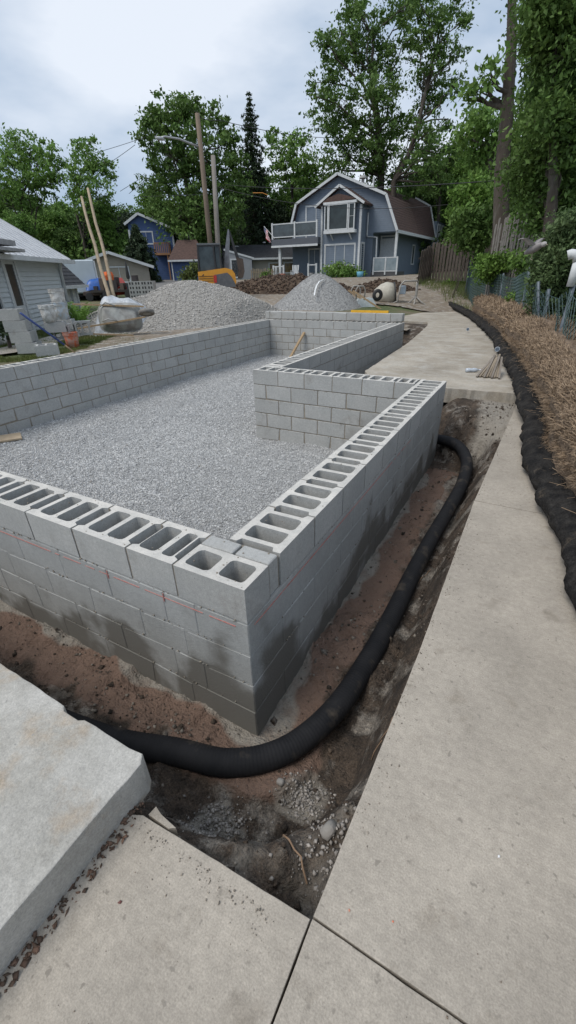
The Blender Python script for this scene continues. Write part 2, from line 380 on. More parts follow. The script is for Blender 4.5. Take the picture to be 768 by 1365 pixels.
for x in js(-2.58+BL, n=5): mo.box(x-.005, x+.005, 4.057, 4.09, -.2, -.006); mo.box(x-.005, x+.005, 4.31, 4.345, -.2, -.006)
for y in js(4.46, n=15): mo.box(-2.572, -2.54, y-.005, y+.005, -.2, -.006); mo.box(-2.32, -2.286, y-.005, y+.005, -.2, -.006)
for y in js(-.03, n=27)[1:]: mo.box(-6.22, -6.187, y-.005, y+.005, -.2, -.006); mo.box(-6.48, -6.45, y-.005, y+.005, -.2, -.006)
for x in js(-6.18+BL, n=9): mo.box(x-.005, x+.005, 10.547, 10.58, -.2, -.006)
for x in js(-6.3, n=10): mo.box(x-.005, x+.005, 10.767, 10.80, .01, .196)
mo.box(-.30, -.008, .283, .299, -.2, -.012); mo.box(-.2, -.004, .2, .204, -.2, -.01)
tag(mo.build('mortar', mortar_m, FD), kind='stuff')
nc = 900; wx_ = rng.random(nc)
cx_ = np.where(wx_ < .4, rng.uniform(-2.6, -.02, nc), np.where(wx_ < .75, rng.uniform(-.28, -.01, nc), rng.uniform(-2.5, -.3, nc))); cy_ = np.where(wx_ < .4, rng.uniform(.01, .285, nc), np.where(wx_ < .75, rng.uniform(.3, 4.3, nc), rng.uniform(4.06, 4.33, nc)))
nl = 700; w_ = rng.random(nl); kk = rng.integers(1, 5, nl)
sx_ = np.where(w_ < .35, rng.uniform(-2.4, -.02, nl), np.where(w_ < .6, .001, rng.uniform(-2.5, -.4, nl))); sy_ = np.where(w_ < .35, -.001, np.where(w_ < .6, rng.uniform(.05, 4.3, nl), 4.0515))
o = stones('mortar_lumps', np.stack([sx_, sy_, -kk*BH+.006+rng.normal(0, .004, nl)], 1), .002+.006*rng.random(nl)**2, mortar_m, FD, .7); tag(o, kind='stuff')
tag(stones('mortar_crumbs', np.stack([cx_, cy_, np.full(nc, .001)], 1), .0012+.005*rng.random(nc)**4, mortar_m, FD, .8), kind='stuff')
tag(stuffb.build('block_course', block_m, FD), kind='stuff')
chalk = MB(); rd = random.Random(5)
def chalkline(p0, p1, n, z):
    for i in range(n):
        if rd.random() < .12: continue
        a = Vector(p0).lerp(Vector(p1), i/n); b = Vector(p0).lerp(Vector(p1), (i+1)/n)
        w = rd.uniform(.002, .0045); chalk.bar(a+Vector((0,0,z)), b+Vector((0,0,z)), .0035, w)
chalkline((-2.3, -.002, 0), (-.03, -.002, 0), 60, -.235); chalkline((.002, .05, 0), (.002, 2.8, 0), 60, -.238)
for x, y in ((-.91, -.002), (-.507, -.002)): chalk.bar((x, y, -.21), (x, y, -.262), .0035, .005)
tag(chalk.build('chalk_line', mat('red_chalk', (.48,.14,.12), (.42,.25,.22), 60, 3), FD), kind='stuff')
soilfoot = mat('clay_footing', (.23,.135,.09), (.13,.08,.055), 7, 7, .95, .8, 40, bd=.02, c3=(.27,.24,.2), s3=3.5, lo3=.56, hi3=.7)

# ---------------------------------------------------------------- trench round the walls
soil_m = mat('trench_soil', (.105,.077,.056), (.038,.029,.022), 5, 8, .95, 1., 45, bd=.035, c3=(.23,.205,.175), s3=4.2, lo3=.53, hi3=.63, fine=.5, fs=110)
def soilmix(m):                                               # clay near the wall, cement splash on the far bank
    t = m.node_tree; N = t.nodes; Lk = t.links.new; bs = N['Principled BSDF']; col = bs.inputs['Base Color'].links[0].from_socket
    for an, c in (('clay', (.255,.168,.125,1)), ('cement', (.37,.335,.285,1))):
        a = N.new('ShaderNodeAttribute'); a.attribute_name = an
        n = N.new('ShaderNodeTexNoise'); n.inputs['Scale'].default_value = 9; n.inputs['Detail'].default_value = 6; Lk(N['Geometry'].outputs['Position'] if 'Geometry' in N else N.new('ShaderNodeNewGeometry').outputs['Position'], n.inputs['Vector'])
        s = N.new('ShaderNodeMath'); s.operation = 'MULTIPLY_ADD'; s.inputs[1].default_value = 1.1; s.inputs[2].default_value = -.55; Lk(n.outputs['Fac'], s.inputs[0])
        s2 = N.new('ShaderNodeMath'); s2.operation = 'ADD'; s2.use_clamp = True; Lk(s.outputs[0], s2.inputs[0]); Lk(a.outputs['Fac'], s2.inputs[1])
        s3 = N.new('ShaderNodeMath'); s3.operation = 'MULTIPLY'; Lk(s2.outputs[0], s3.inputs[0]); Lk(a.outputs['Fac'], s3.inputs[1])
        s4 = N.new('ShaderNodeMapRange'); s4.inputs[1].default_value = .2; s4.inputs[2].default_value = .6; Lk(s3.outputs[0], s4.inputs[0])
        v = N.new('ShaderNodeMix'); v.data_type = 'RGBA'; v.inputs[6].default_value = tuple(q*.6 for q in c[:3])+(1,); v.inputs[7].default_value = c; Lk(n.outputs['Fac'], v.inputs[0])
        x = N.new('ShaderNodeMix'); x.data_type = 'RGBA'; Lk(col, x.inputs[6]); Lk(v.outputs[2], x.inputs[7]); Lk(s4.outputs[0], x.inputs[0]); col = x.outputs[2]
    Lk(col, bs.inputs['Base Color'])
soilmix(soil_m)
def wd(X, Y):                                                 # distance from the outer wall faces
    dA = np.where(X < 0, -Y, np.hypot(np.maximum(X, 0), np.minimum(Y, 0)))
    return np.where(Y < 0, np.where(X < 0, -Y, np.hypot(X, Y)), X)
def Ht(X, Y):
    d = wd(X, Y); n = fbm(X, Y, 3, 5)*.20+fbm(X+9, Y, 13, 4, .65)*.10+np.abs(fbm(X, Y+4, 26, 3))*.06
    foot = sstep(.33, .28, d+fbm(X, Y, 4, 4)*.14)
    z = -1.075+.42*sstep(.46, .70, d)+(1-foot)*n+foot*(.065+fbm(X, Y, 5, 6, .68)*.07)
    # low hollow between the front corner and the walk, bank against the walk corner
    c = sstep(.62, .15, np.hypot(X-.28, Y+.42)); z = z+c*.05
    bank = sstep(.38, .68, X)*sstep(.1, -.55, Y); z = np.maximum(z, -1.0+.46*bank+n*.8)
    fr = sstep(-.52, -.72, Y); z = np.maximum(z, -1.1+.6*fr+n*.4)
    # far bank with cement splash, and its clod
    f = sstep(3.95, 4.65, Y+.25*fbm(X, Y, 3))*sstep(.12, .42, X+fbm(X, Y, 4)*.2); z = z*(1-f)+f*(-.425+n*.14)
    q = np.hypot((X-.17)/.17, (Y-4.75)/.35); z = np.where(q < 1, np.maximum(z, -.95+.40*np.sqrt(np.clip(1-q*q, 0, 1))+n*.8), z)
    g = sstep(4.4, 5.3, Y); z = z*(1-g)+g*(-.42-.22*sstep(.05, -.25, X)+n*.2)
    dm = sstep(-1.7, -1.5, X)*sstep(4.4, 5., Y); z = np.where((Y > 4.36) & (X < 0), np.where(X < -1.5, -.95+n+.3*sstep(-2.1,-1.7,X), z), z)
    return z
def site_mask(cx, cy):
    inside = (cx > -6.3) & (cx < -.05) & (cy > .05) & (cy < 4.3)
    return ~inside & ~((cx < -2.35) & (cy > .05)) & ~((cx < -6.3) & (cy > .05))
xs_ = np.concatenate([np.arange(-7, -2, .06), np.arange(-2, 1.12, .0145)]); ys_ = np.concatenate([np.arange(-1.35, 1.2, .0145), np.arange(1.2, 5.6, .024)])
tr = grid('trench_soil', xs_, ys_, Ht, soil_m, True, site_mask); tag(tr, kind='structure')
co = np.empty(len(tr.data.vertices)*3, np.float32); tr.data.vertices.foreach_get('co', co); co = co.reshape(-1, 3); X, Y, Z = co.T
clay = sstep(.42, .22, wd(X, Y)+fbm(X, Y, 5)*.26)*(Y < 4.0)*1.0+.0
cem = sstep(3.6, 4.5, Y)*sstep(.2, .5, X+.2*fbm(X, Y, 3))*(1-.6*sstep(.6, 1.1, np.hypot(X-.1, Y-4.6)*-1+1.2))
cem = np.maximum(cem, .8*sstep(.2, .1, np.hypot(X-.08, Y+.47)+fbm(X, Y, 9)*.12)); cem = np.maximum(cem, .7*sstep(.18, .1, np.hypot(X-.36, Y+.15)+fbm(X, Y, 9)*.1))
cem = np.maximum(cem, .75*sstep(.07, .0, wd(X, Y)+fbm(X, Y, 2.5, 3)*.28-.02)*(Y < 3.8)); cem = np.maximum(cem, .55*sstep(.03, .12, fbm(X+40, Y, 2.2, 4))*(wd(X, Y) > .3)*(Y < 3.8)); cem = np.maximum(cem, .6*sstep(.25, .1, np.hypot(X-.60, Y+.5)+fbm(X, Y, 9)*.15))
for nme, arr in (('clay', clay), ('cement', cem)):
    a = tr.data.attributes.new(nme, 'FLOAT', 'POINT'); a.data.foreach_set('value', np.asarray(arr, np.float32))
# soil in the gap beside the far pavement
gr = grid('trench_soil', np.arange(-3.9, -1.2, .05), np.arange(5.5, 14.5, .08), lambda X, Y: np.minimum(-.36, -.95+.62*sstep(10.6, 13.5, Y)+fbm(X, Y, 2, 5)*.25+.2*sstep(-2.0, -1.6, X)), soil_m, True, lambda cx, cy: (cx > -2.3) | (cy > 10.86))
tag(gr, kind='structure')
def scat(n, fx, fy): return rng.uniform(*fx, n), rng.uniform(*fy, n)
x, y = scat(14000, (-2.6, .95), (-.9, 5.3)); k = ((x > 0) | (y < 0)) & (wd(x, y) > .02) & (rng.random(len(x)) < .3+.7*(fbm(x, y, 3) > .02)); x = x[k]; y = y[k]
st = tag(stones('clods', np.stack([x, y, Ht(x, y)+.002], 1), .002+.022*rng.random(len(x))**9+.005*rng.random(len(x)), soil_m, tr), kind='stuff')
x, y = scat(5000, (-2.4, .8), (-.8, 5.0)); k = ((x > 0) | (y < 0)) & (fbm(x, y, 2.5) > .03); x = x[k]; y = y[k]
peb_m = mat('trench_pebble', (.27,.24,.20), (.16,.135,.11), 20, 3, .9, isl=.35)
tag(stones('pebbles', np.stack([x, y, Ht(x, y)+.004], 1), .003+.014*rng.random(len(x))**3, peb_m, tr), kind='stuff')
for cx, cy, sd_, n in ((.09, -.47, .06, 520), (.36, -.16, .055, 380), (.6, -.45, .07, 200),):
    x = rng.normal(cx, sd_, n); y = rng.normal(cy, sd_, n)
    tag(stones('crushed_stone', np.stack([x, y, Ht(x, y)+.006], 1), .003+.009*rng.random(n)**2, mat('crushed_stone', (.38,.35,.32), (.22,.20,.18), 30, 3, .9, isl=.3), tr), kind='stuff')
rk = mat('field_stone', (.25,.235,.215), (.33,.31,.29), 12, 4, .9, .5, 40)
for i, (x, y, s, lb) in enumerate([(.585, -.40, .03, 'rounded grey stone stuck in the bank below the walk corner'), (.22, -.45, .02, 'small pale stone in the middle of the dark pit'), (.235, -.17, .016, 'small white pebble between pipe and pit'), (-.62, -.5, .03, 'grey lump of mortar in the trench by the left slab')]):
    o = stones('stone', [(0, 0, 0)], [s], rk); o.location = (x, y, float(Ht(np.array([x]), np.array([y]))[0])+s*.4)
    bm = bmesh.new(); bm.from_mesh(o.data); bmesh.ops.subdivide_edges(bm, edges=bm.edges, cuts=2, use_grid_fill=True, smooth=.9)
    bm.to_mesh(o.data); bm.free(); o.data.polygons.foreach_set('use_smooth', [True]*len(o.data.polygons)); tag(o, lb, 'stone')
root_m = mat('root_wood', (.30,.20,.13), (.2,.13,.08), 20)
def wig(p0, p1, n, a, dz=.015):
    P = []
    for i in range(n):
        t = i/(n-1); x = p0[0]+(p1[0]-p0[0])*t+random.uniform(-a, a); y = p0[1]+(p1[1]-p0[1])*t+random.uniform(-a, a); P.append((x, y, float(Ht(np.array([x]), np.array([y]))[0])+dz))
    return P
for (a, b, r, lb) in (((.37, -.42), (.575, -.56), .0035, 'thin tan root crossing the pit below the walk corner'), ((.60, .05), (.66, .2), .002, 'fine pale root hanging under the walk edge'), ((.40, 1.5), (.5, 1.9), .003, 'short pale root lying beside the black pipe')):
    o = MB().tube(wig(a, b, 9, .012), r, 6).build('root', root_m, None, True); tag(o, lb, 'root')

# ---------------------------------------------------------------- black drain pipe
pipe_pts = [(-1.6,-.50,-.99),(-1.05,-.46,-.97),(-.62,-.40,-.94),(-.30,-.30,-.93),(-.02,-.215,-.93),(.19,-.03,-.93),(.315,.28,-.93),(.365,.68,-.93),(.385,1.15,-.93),(.39,1.7,-.93),(.41,2.3,-.92),(.445,2.9,-.91),(.47,3.45,-.87),(.43,3.95,-.80),(.26,4.33,-.76),(0.0,4.50,-.77),(-.3,4.55,-.84)]
def spline(P, step):
    P = [Vector(p) for p in P]; o = []
    for i in range(len(P)-1):
        a = P[max(i-1, 0)]; b = P[i]; c = P[i+1]; d = P[min(i+2, len(P)-1)]; n = max(2, int((c-b).length/step))
        for k in range(n):
            t = k/n; o.append(.5*((2*b)+(c-a)*t+(2*a-5*b+4*c-d)*t*t+(3*b-a-3*c+d)*t**3))
    return o+[P[-1]]
pp = spline([(x, y, z-.012) for x, y, z in pipe_pts], .0045); rr = [.065+.0007*math.sin(i*2*PI/4) for i in range(len(pp))]
pipe_m = mat('black_pipe_sleeve', (.0085,.009,.011), (.016,.016,.018), 8, 6, .8, .35, 300, bd=.002, c3=(.07,.058,.046), s3=6, lo3=.56, hi3=.75, spec=.3)
o = MB().tube(pp, rr, 20).build('drain_pipe', pipe_m, None, True)
tag(o, 'black corrugated drain pipe curving through the trench around the foundation corner', 'drain pipe')

# ---------------------------------------------------------------- concrete slabs
def slab(name, poly, z0, z1, m, parent=None, jit=.0004, step=.05, c=.002, loc=None, seed=1, chips=()):
    rd = random.Random(seed); P = []
    for i in range(len(poly)):
        a = Vector(poly[i]); b = Vector(poly[(i+1) % len(poly)]); n = max(1, int((b-a).length/step)); nn = (b-a).normalized(); q = Vector((-nn.y, nn.x))
        for k in range(n):
            t = k/n; w = rd.gauss(0, jit)+(rd.random() < .04)*rd.uniform(0, jit*5)
            P.append(a.lerp(b, t)+(q*w if k else Vector((0, 0))))
    n = len(P); cen = sum(P, Vector((0, 0)))/n
    def ring(off, z, jz=0):
        r_ = []
        for i in range(n):
            a = P[i-1]; b = P[(i+1) % n]; t = (b-a).normalized(); q = Vector((-t.y, t.x)); s = P[i]+q*off; r_.append((s.x, s.y, z+rd.uniform(-jz, jz)))
        return r_
    vs = ring(0, z0)+ring(rd.uniform(0, .001), z1-c*1.0, .002)+ring(c*.45, z1-c*.35)+ring(c*1.3, z1); fs = []
    for l in range(3): fs += [(l*n+i, l*n+(i+1) % n, (l+1)*n+(i+1) % n, (l+1)*n+i) for i in range(n)]
    fs.append(tuple(3*n+i for i in range(n))); fs.append(tuple(range(n))[::-1])
    b = MB(); b.add(vs, fs); return b.build(name, m, parent)
WK = empty('sidewalk', (0, 0, 0)); tag(WK, kind='structure')
slab('slab', [(.661,-.694),(2.3,-.694),(2.3,2.105),(.695,2.105),(.688,.4)], -.53, -.40, walk_m, WK, seed=2)
slab('slab', [(.697,2.113),(2.0,2.113),(1.9,5.6),(.80,5.6),(.79,5.15)], -.53, -.401, walk_m, WK, seed=3)
slab('slab', [(.661,-4.2),(2.3,-4.2),(2.3,-.699),(.661,-.699)], -.53, -.401, walk_m, WK, seed=4)
slab('slab', [(-1.7,-4.2),(.656,-4.2),(.656,-.703),(.05,-.732),(.0,-.755),(-1.7,-1.3)], -.53, -.40, walk_m, WK, seed=5)
slab('slab', [(.062,-.722),(.15,-.722),(.17,-.707),(.10,-.700),(.066,-.69)], -.46, -.404, walk_m, WK, seed=6)
o = slab('raised_slab', [(-5.5,-4.2),(.0,-4.2),(.002,-1.1),(.006,-.66),(-.015,-.632),(-.30,-.64),(-.32,-.652),(-.40,-.652),(-.42,-.637),(-1.2,-.625),(-5.5,-.62)], -.415, -.25, pale_m, None, .0018, seed=7, c=.004)
tag(o, 'thick pale concrete slab raised above the sidewalk at the left', 'concrete slab')
FP = empty('pavement', (0, 0, 0)); tag(FP, kind='structure')
fp = [(-.11,5.30),(.9,5.36),(1.4,9),(.4,13),(-1.6,19.2),(-3.6,25),(-7.5,25),(-6.9,15.3),(-2.4,14.1),(-2.2,13.3),(-1.80,9.6),(-1.60,6.0),(-1.2,5.28)]
slab('slab', fp, -.50, -.295, farslab_m, FP, .006, seed=8, c=.006)
# crumbs, stains and leaf litter on the walks
x, y = scat(1500, (-1.3, 1.9), (-1.6, 5.2)); k = ((x > .72) | ((x > .03) & (y < -.76))) ; x = x[k]; y = y[k]
tag(stones('grit', np.stack([x, y, np.full(len(x), -.399)], 1), .0012+.003*rng.random(len(x))**4, mat('grit', (.25,.2,.15), (.16,.12,.09), 40, isl=.4), WK, .5), kind='stuff')
n = 1300; e1 = rng.exponential(.035, n); yy = rng.uniform(-.7, 5.1, n); A_ = np.stack([np.interp(yy, [-.7, .4, 2.1, 5.15], [.664, .688, .697, .79])+.004+e1, yy], 1)
n = 260; B_ = np.stack([rng.uniform(.06, .65, n), -.745-rng.exponential(.025, n)], 1); AB = np.concatenate([A_, B_]); AB = AB[(fbm(AB[:, 0], AB[:, 1], 3, 3) > -.03)]
tag(stones('spilled_soil', np.concatenate([AB, np.full((len(AB), 1), -.398)], 1), .001+.004*rng.random(len(AB))**4, peb_m, WK, .6), kind='stuff')
x = rng.uniform(-.03, .045, 500); y = rng.uniform(-1.9, -.70, 500)
deb = mat('leaf_debris', (.16,.09,.06), (.07,.05,.035), 30, isl=.5)
tag(stones('debris', np.stack([x+.003, y, np.full(500, -.398)], 1), .004+.012*rng.random(500)**2, deb, WK, .35), kind='stuff')
for i, (x, y, s, c, lb) in enumerate([(.86,-.60,.004,(.75,.22,.12),'orange fleck near the walk joint'),(.745,-.635,.0045,(.7,.3,.2),'faded orange fleck beside the joint corner'),(1.10,-.30,.006,(.8,.8,.8),'small white chip on the walk'),(.16,-.93,.008,(.16,.06,.05),'dark red leaf scrap on the lower left slab')]):
    o = stones('paint_fleck', [(0,0,0)], [s], flat('fleck%d' % i, c)); o.location = (x, y, -.399); tag(o, lb, 'fleck')

# ---------------------------------------------------------------- gravel inside the foundation
grav_m = mat('gravel', (.45,.45,.445), (.27,.275,.28), 110, 3, .95, .9, 130, lo=.38, hi=.62, bd=.02, c3=(.46,.46,.45), s3=55, lo3=.55, hi3=.7)
stone_m = mat('gravel_stone', (.52,.52,.51), (.36,.365,.37), 30, 2, .9, isl=.42)
def Hg(X, Y): return -.985+fbm(X, Y, .8, 3)*.07+fbm(X, Y, 4, 4, .6)*.045+.03*sstep(-5.6, -6.2, X)
def gmask(cx, cy): return ~((cx > -2.5) & (cy > 4.2))
gf = tag(grid('gravel_fill', np.arange(-6.25, -.2, .05), np.arange(.2, 10.6, .05), Hg, grav_m, True, gmask), kind='structure')
def gs(n, xr, yr, s0, s1):
    x, y = scat(n, xr, yr); k = gmask(x, y); x = x[k]; y = y[k]
    return np.stack([x, y, Hg(x, y)+.003], 1), s0+s1*rng.random(len(x))**1.5
P1, S1 = gs(75000, (-4.2, -.28), (.9, 4.1), .0055, .006); P2, S2 = gs(60000, (-6.2, -2.5), (1.5, 10.6), .008, .008)
tag(stones('gravel_stones', np.concatenate([P1, P2]), np.concatenate([S1, S2]), stone_m, gf), kind='stuff')
P3, S3 = gs(7000, (-6, -.3), (.9, 8), .009, .010); tag(stones('coarse_stones', P3, S3, stone_m, gf), kind='stuff')
x = rng.uniform(-6, -2, 40); y = rng.uniform(1.5, 6, 40)
tag(stones('pale_stones', np.stack([x, y, Hg(x, y)+.008], 1), rng.uniform(.008, .02, 40), rk, gf), kind='stuff')

# ---------------------------------------------------------------- filter sock and straw bales
sockC = [(1.95,-1.5,-.28),(1.85,-.3,-.28),(1.52,.75,-.29),(1.44,1.18,-.29),(1.37,1.67,-.29),(1.24,2.2,-.29),(1.14,2.8,-.29),(1.09,3.3,-.285),(1.03,4.1,-.28),(.93,4.8,-.25),(.84,5.5,-.2),(.62,6.9,-.19),(.36,8.3,-.19),(.02,10.3,-.19),(-.55,12.8,-.19),(-1.3,15.7,-.19),(-2.45,19.2,-.16),(-3.9,23.2,-.1),(-5.4,26.8,.05)]
sp_ = spline(sockC, .04); vs = []; fs = []; n = 28; prev = None
for i, p in enumerate(sp_):
    d = (sp_[min(i+1, len(sp_)-1)]-sp_[max(i-1, 0)]).normalized(); u = Vector((d.y, -d.x, 0)).normalized(); w = u.cross(d)
    for k in range(n):
        t = 2*PI*k/n; r0 = .135*(1+.10*float(fbm(np.array([i*.5]), np.array([k*.25]), .6, 3)[0])*4+.06*math.sin(i*.127)+.05*math.sin(i*.29+2)+.30*float(fbm(np.array([i*.33+k*.2]), np.array([k*.55]), 1., 3)[0])); z = math.sin(t); z = z if z > 0 else z*.85
        vs.append(p+u*math.cos(t)*r0*1.05+w*z*r0*.72-Vector((0, 0, .015)))
fs = [(i*n+k, i*n+(k+1) % n, (i+1)*n+(k+1) % n, (i+1)*n+k) for i in range(len(sp_)-1) for k in range(n)]
sock_m = mat('black_sock_mesh', (.016,.016,.017), (.045,.042,.039), 11, 7, 1., 1., 90, bd=.015, c3=(.13,.105,.08), s3=6, lo3=.58, hi3=.74, fine=.4, fs=90, spec=.1)
o = MB().add(vs, fs).build('filter_sock', sock_m, None, True, fix=True); tag(o, 'long black filter sock winding along the walk beside the straw bales', 'filter sock')
straw_m = mat('straw', (.36,.265,.175), (.20,.14,.092), 30, 4, .9, isl=.35)
strawb_m = mat('straw_core', (.25,.18,.12), (.11,.075,.05), 26, 6, .95, 1., 60, stretch=(1,.4,1), bd=.03)
bl = [(p.x, p.y) for p in sp_]
def along(s):                                                 # point and direction on the sock, s metres from its start
    acc = 0
    for i in range(len(sp_)-1):
        l = (sp_[i+1]-sp_[i]).length
        if acc+l >= s: t = (s-acc)/l; return sp_[i].lerp(sp_[i+1], t), (sp_[i+1]-sp_[i]).normalized()
        acc += l
    return sp_[-1], (sp_[-1]-sp_[-2]).normalized()
blabels = ['straw bale nearest the camera, cut by the right edge of the photo', 'second straw bale beside the widest bend of the black sock', 'straw bale below the orange-tipped stake', 'straw bale opposite the far end of the lower walk', 'straw bale level with the step up to the dusty pavement', 'straw bale beside the bundle of wooden stakes', 'sagging straw bale under the netting of the green fence', 'straw bale behind the crumpled plastic bottle', 'low straw bale midway along the dusty pavement', 'straw bale at the start of the far curve', 'straw bale under the farthest leaning fence post', 'straw bale near the cement mixer legs', 'last straw bale before the wooden fence']
s = 1.35; bi = 0; bidx = 0
while s < 26 and bidx < 13:
    Lb = 1.02 if s < 9 else 1.5 if s < 15 else 2.2
    p, d = along(s+Lb/2); u = Vector((d.y, -d.x, 0)).normalized(); off = .13+.25
    c = p+u*off; ang = math.atan2(d.y, d.x)
    far = s > 9; hb = .68*(1.0+random.uniform(-.06, .1)); wb = .68; zb_ = (-.41 if c.y < 5 else -.34)+random.uniform(-.02, .03)
    # lumpy body
    nx, ny = 22, 22; vs = []; fs = []
    def prof(t):                                              # superellipse section
        a = 2*PI*t; cx, cz = math.cos(a), math.sin(a); e_ = .55
        return math.copysign(abs(cx)**e_, cx)*wb/2, math.copysign(abs(cz)**e_, cz)*hb/2+hb/2
    for i in range(nx+1):
        t = i/nx; xx = (t-.5)*(Lb+.06); k = (1-abs(2*t-1)**8)**.5*.28+.72 if 0 < i < nx else .5
        for j in range(ny):
            py, pz = prof(j/ny); nn = 1+.22*float(fbm(np.array([xx*3+s*7]), np.array([j*.35]), 1, 4)[0])*1.6
            vs.append((xx, py*k*nn, hb/2+(pz-hb/2)*k*nn))
    fs = [(i*ny+j, i*ny+(j+1) % ny, (i+1)*ny+(j+1) % ny, (i+1)*ny+j) for i in range(nx) for j in range(ny)]+[tuple(range(ny)), tuple(nx*ny+j for j in range(ny))[::-1]]
    o = MB().add(vs, fs).build('straw_bale', strawb_m, None, True, fix=True); o.location = (c.x, c.y, zb_); o.rotation_euler = (0, 0, ang+random.uniform(-.05, .05))
    tag(o, blabels[bidx], 'straw bale', 'straw bales along the fence')
    # strands
    V = np.array(vs); ns = 13000 if not far else 5500; q = rng.integers(0, nx, ns)*ny+rng.integers(0, ny, ns)
    P = V[q]*(1+0*rng.random((ns,1)))+rng.normal(0, .022, (ns, 3)); cen = np.array([0, 0, hb/2]); outv = (P-cen)*np.array([.15, 1, 1.2]); outv /= np.linalg.norm(outv, axis=1, keepdims=True)+1e-6
    dd = rng.normal(0, 1, (ns, 3))*np.array([1.1, .8, .8])+outv*.35; dd /= np.linalg.norm(dd, axis=1, keepdims=True)
    ln = rng.uniform(.025, .095, (ns, 1))*(1 if not far else 1.3); wv = np.cross(dd, outv); wv /= np.linalg.norm(wv, axis=1, keepdims=True)+1e-6; wv *= (.0018 if not far else .004)
    P = P+outv*.012; bend = outv*rng.uniform(-.02, .02, (ns, 1))
    A = P-dd*ln/2; B_ = P+dd*ln/2; Mi = P+bend
    VV = np.stack([A-wv, A+wv, Mi+wv*1.1, Mi-wv*1.1, B_+wv, B_-wv], 1).reshape(-1, 3); b0 = 6*np.arange(ns)[:, None]
    FF = np.concatenate([b0+np.array([0,1,2,3]), b0+np.array([3,2,4,5])])
    tag(np_mesh('straw_strands', VV, FF, straw_m, o), kind='stuff')
    s += Lb+.03; bidx += 1
# loose straw on the sock and the walk
ns = 110; ss = rng.uniform(1.5, 12, ns); VV = []; 
lo_ = MB()
for q in ss:
    p, d = along(float(q)); u = Vector((d.y, -d.x, 0)).normalized(); a = random.uniform(0, PI); w = Vector((math.cos(a), math.sin(a), random.uniform(-.2, .2)))
    t_ = random.uniform(-.10, .14); c = p+u*t_+Vector((0, 0, .125*math.sqrt(max(0, 1-(t_/.16)**2))+.012)); l = random.uniform(.02, .06); lo_.bar(c-w*l, c+w*l, .003, .002)
tag(tag(lo_.build('loose_straw', straw_m), 'loose straw strands fallen on the black sock', 'straw'), kind='stuff')

# ---------------------------------------------------------------- green fence
steel_m = mat('galvanised_post', (.13,.155,.18), (.09,.11,.13), 10, 4, .5, metallic=.3)
net_m = mat('green_net', (.045,.085,.08), (.03,.06,.06), 6, 3, .7)
FN = empty('mesh_fence', (0, 0, 0), 0, 'green wire mesh fence sagging between leaning metal posts behind the straw bales', 'fence')
posts = [((627,347),(620,392),24.0),((672,364),(665,405),17.0),((707,356),(693,423),12.3),((718,375),(717,440),10.0),((732,385),(722,445),9.4),((765,380),(742,460),8.0)]
pb = []
for t_, b_, d_ in posts:
    T1 = at(*t_, d_); B1 = at(*b_, d_); dv = (T1-B1).normalized(); B2 = B1-dv*((B1.z+.5)/dv.z if B1.z > -.3 else 0)
    o = MB().tube([(0,0,0), tuple(T1-B2)], .028, 10).build('post', steel_m, FN, True); o.location = B2; pb.append((B2, T1))
for x_, y_ in ((1.48, 4.2), (1.65, 1.5), (1.9, -1.2)):
    o = MB().tube([(0,0,0), (.02,0,1.15)], .024, 8).build('post', steel_m, FN, True); o.location = (x_, y_, -.45); pb.append((Vector((x_,y_,-.45)), Vector((x_+.02,y_,.7))))
wires = MB()
def wire(a, b, w=.0035):
    a = Vector(a); b = Vector(b); d = (b-a).normalized(); q = d.cross(Vector((0, 0, 1)))
    if q.length < .1: q = Vector((1, 0, 0))
    q.normalize(); z = q.cross(d).normalized()
    n_ = len(wires.v); wires.v += [tuple(a+q*w), tuple(a-q*w*.5+z*w*.87), tuple(a-q*w*.5-z*w*.87), tuple(b+q*w), tuple(b-q*w*.5+z*w*.87), tuple(b-q*w*.5-z*w*.87)]
    wires.f += [(n_, n_+1, n_+4, n_+3), (n_+1, n_+2, n_+5, n_+4), (n_+2, n_, n_+3, n_+5)]
segs = list(zip(pb[:-1], pb[1:]))
for si, ((b0, t0), (b1, t1)) in enumerate(segs):
    Ls = (b1-b0).length; n = max(4, int(Ls/(.055 if Ls < 6 else .09))); m_ = 20
    def gp(i, j):
        u_ = i/n; v_ = j/m_; A_ = b0.lerp(t0, .98); B_ = b1.lerp(t1, .98); lo2 = b0.lerp(b1, u_); hi2 = A_.lerp(B_, u_)
        sag = .10*math.sin(PI*u_)*(.4+v_); q = lo2.lerp(hi2, v_); return q+Vector((.05*math.sin(u_*9+v_*4), .02, -sag))
    for i in range(n):
        for j in range(m_):
            if (i+j) % 2 == 0: wire(gp(i, j), gp(i+1, j+1), .0055 if Ls < 6 else .011)
            else: wire(gp(i, j+1), gp(i+1, j), .0055 if Ls < 6 else .011)
        wire(gp(i, m_), gp(i+1, m_), .004); wire(gp(i, m_//2), gp(i+1, m_//2), .003)
tag(wires.build('netting', net_m, FN), kind='stuff')
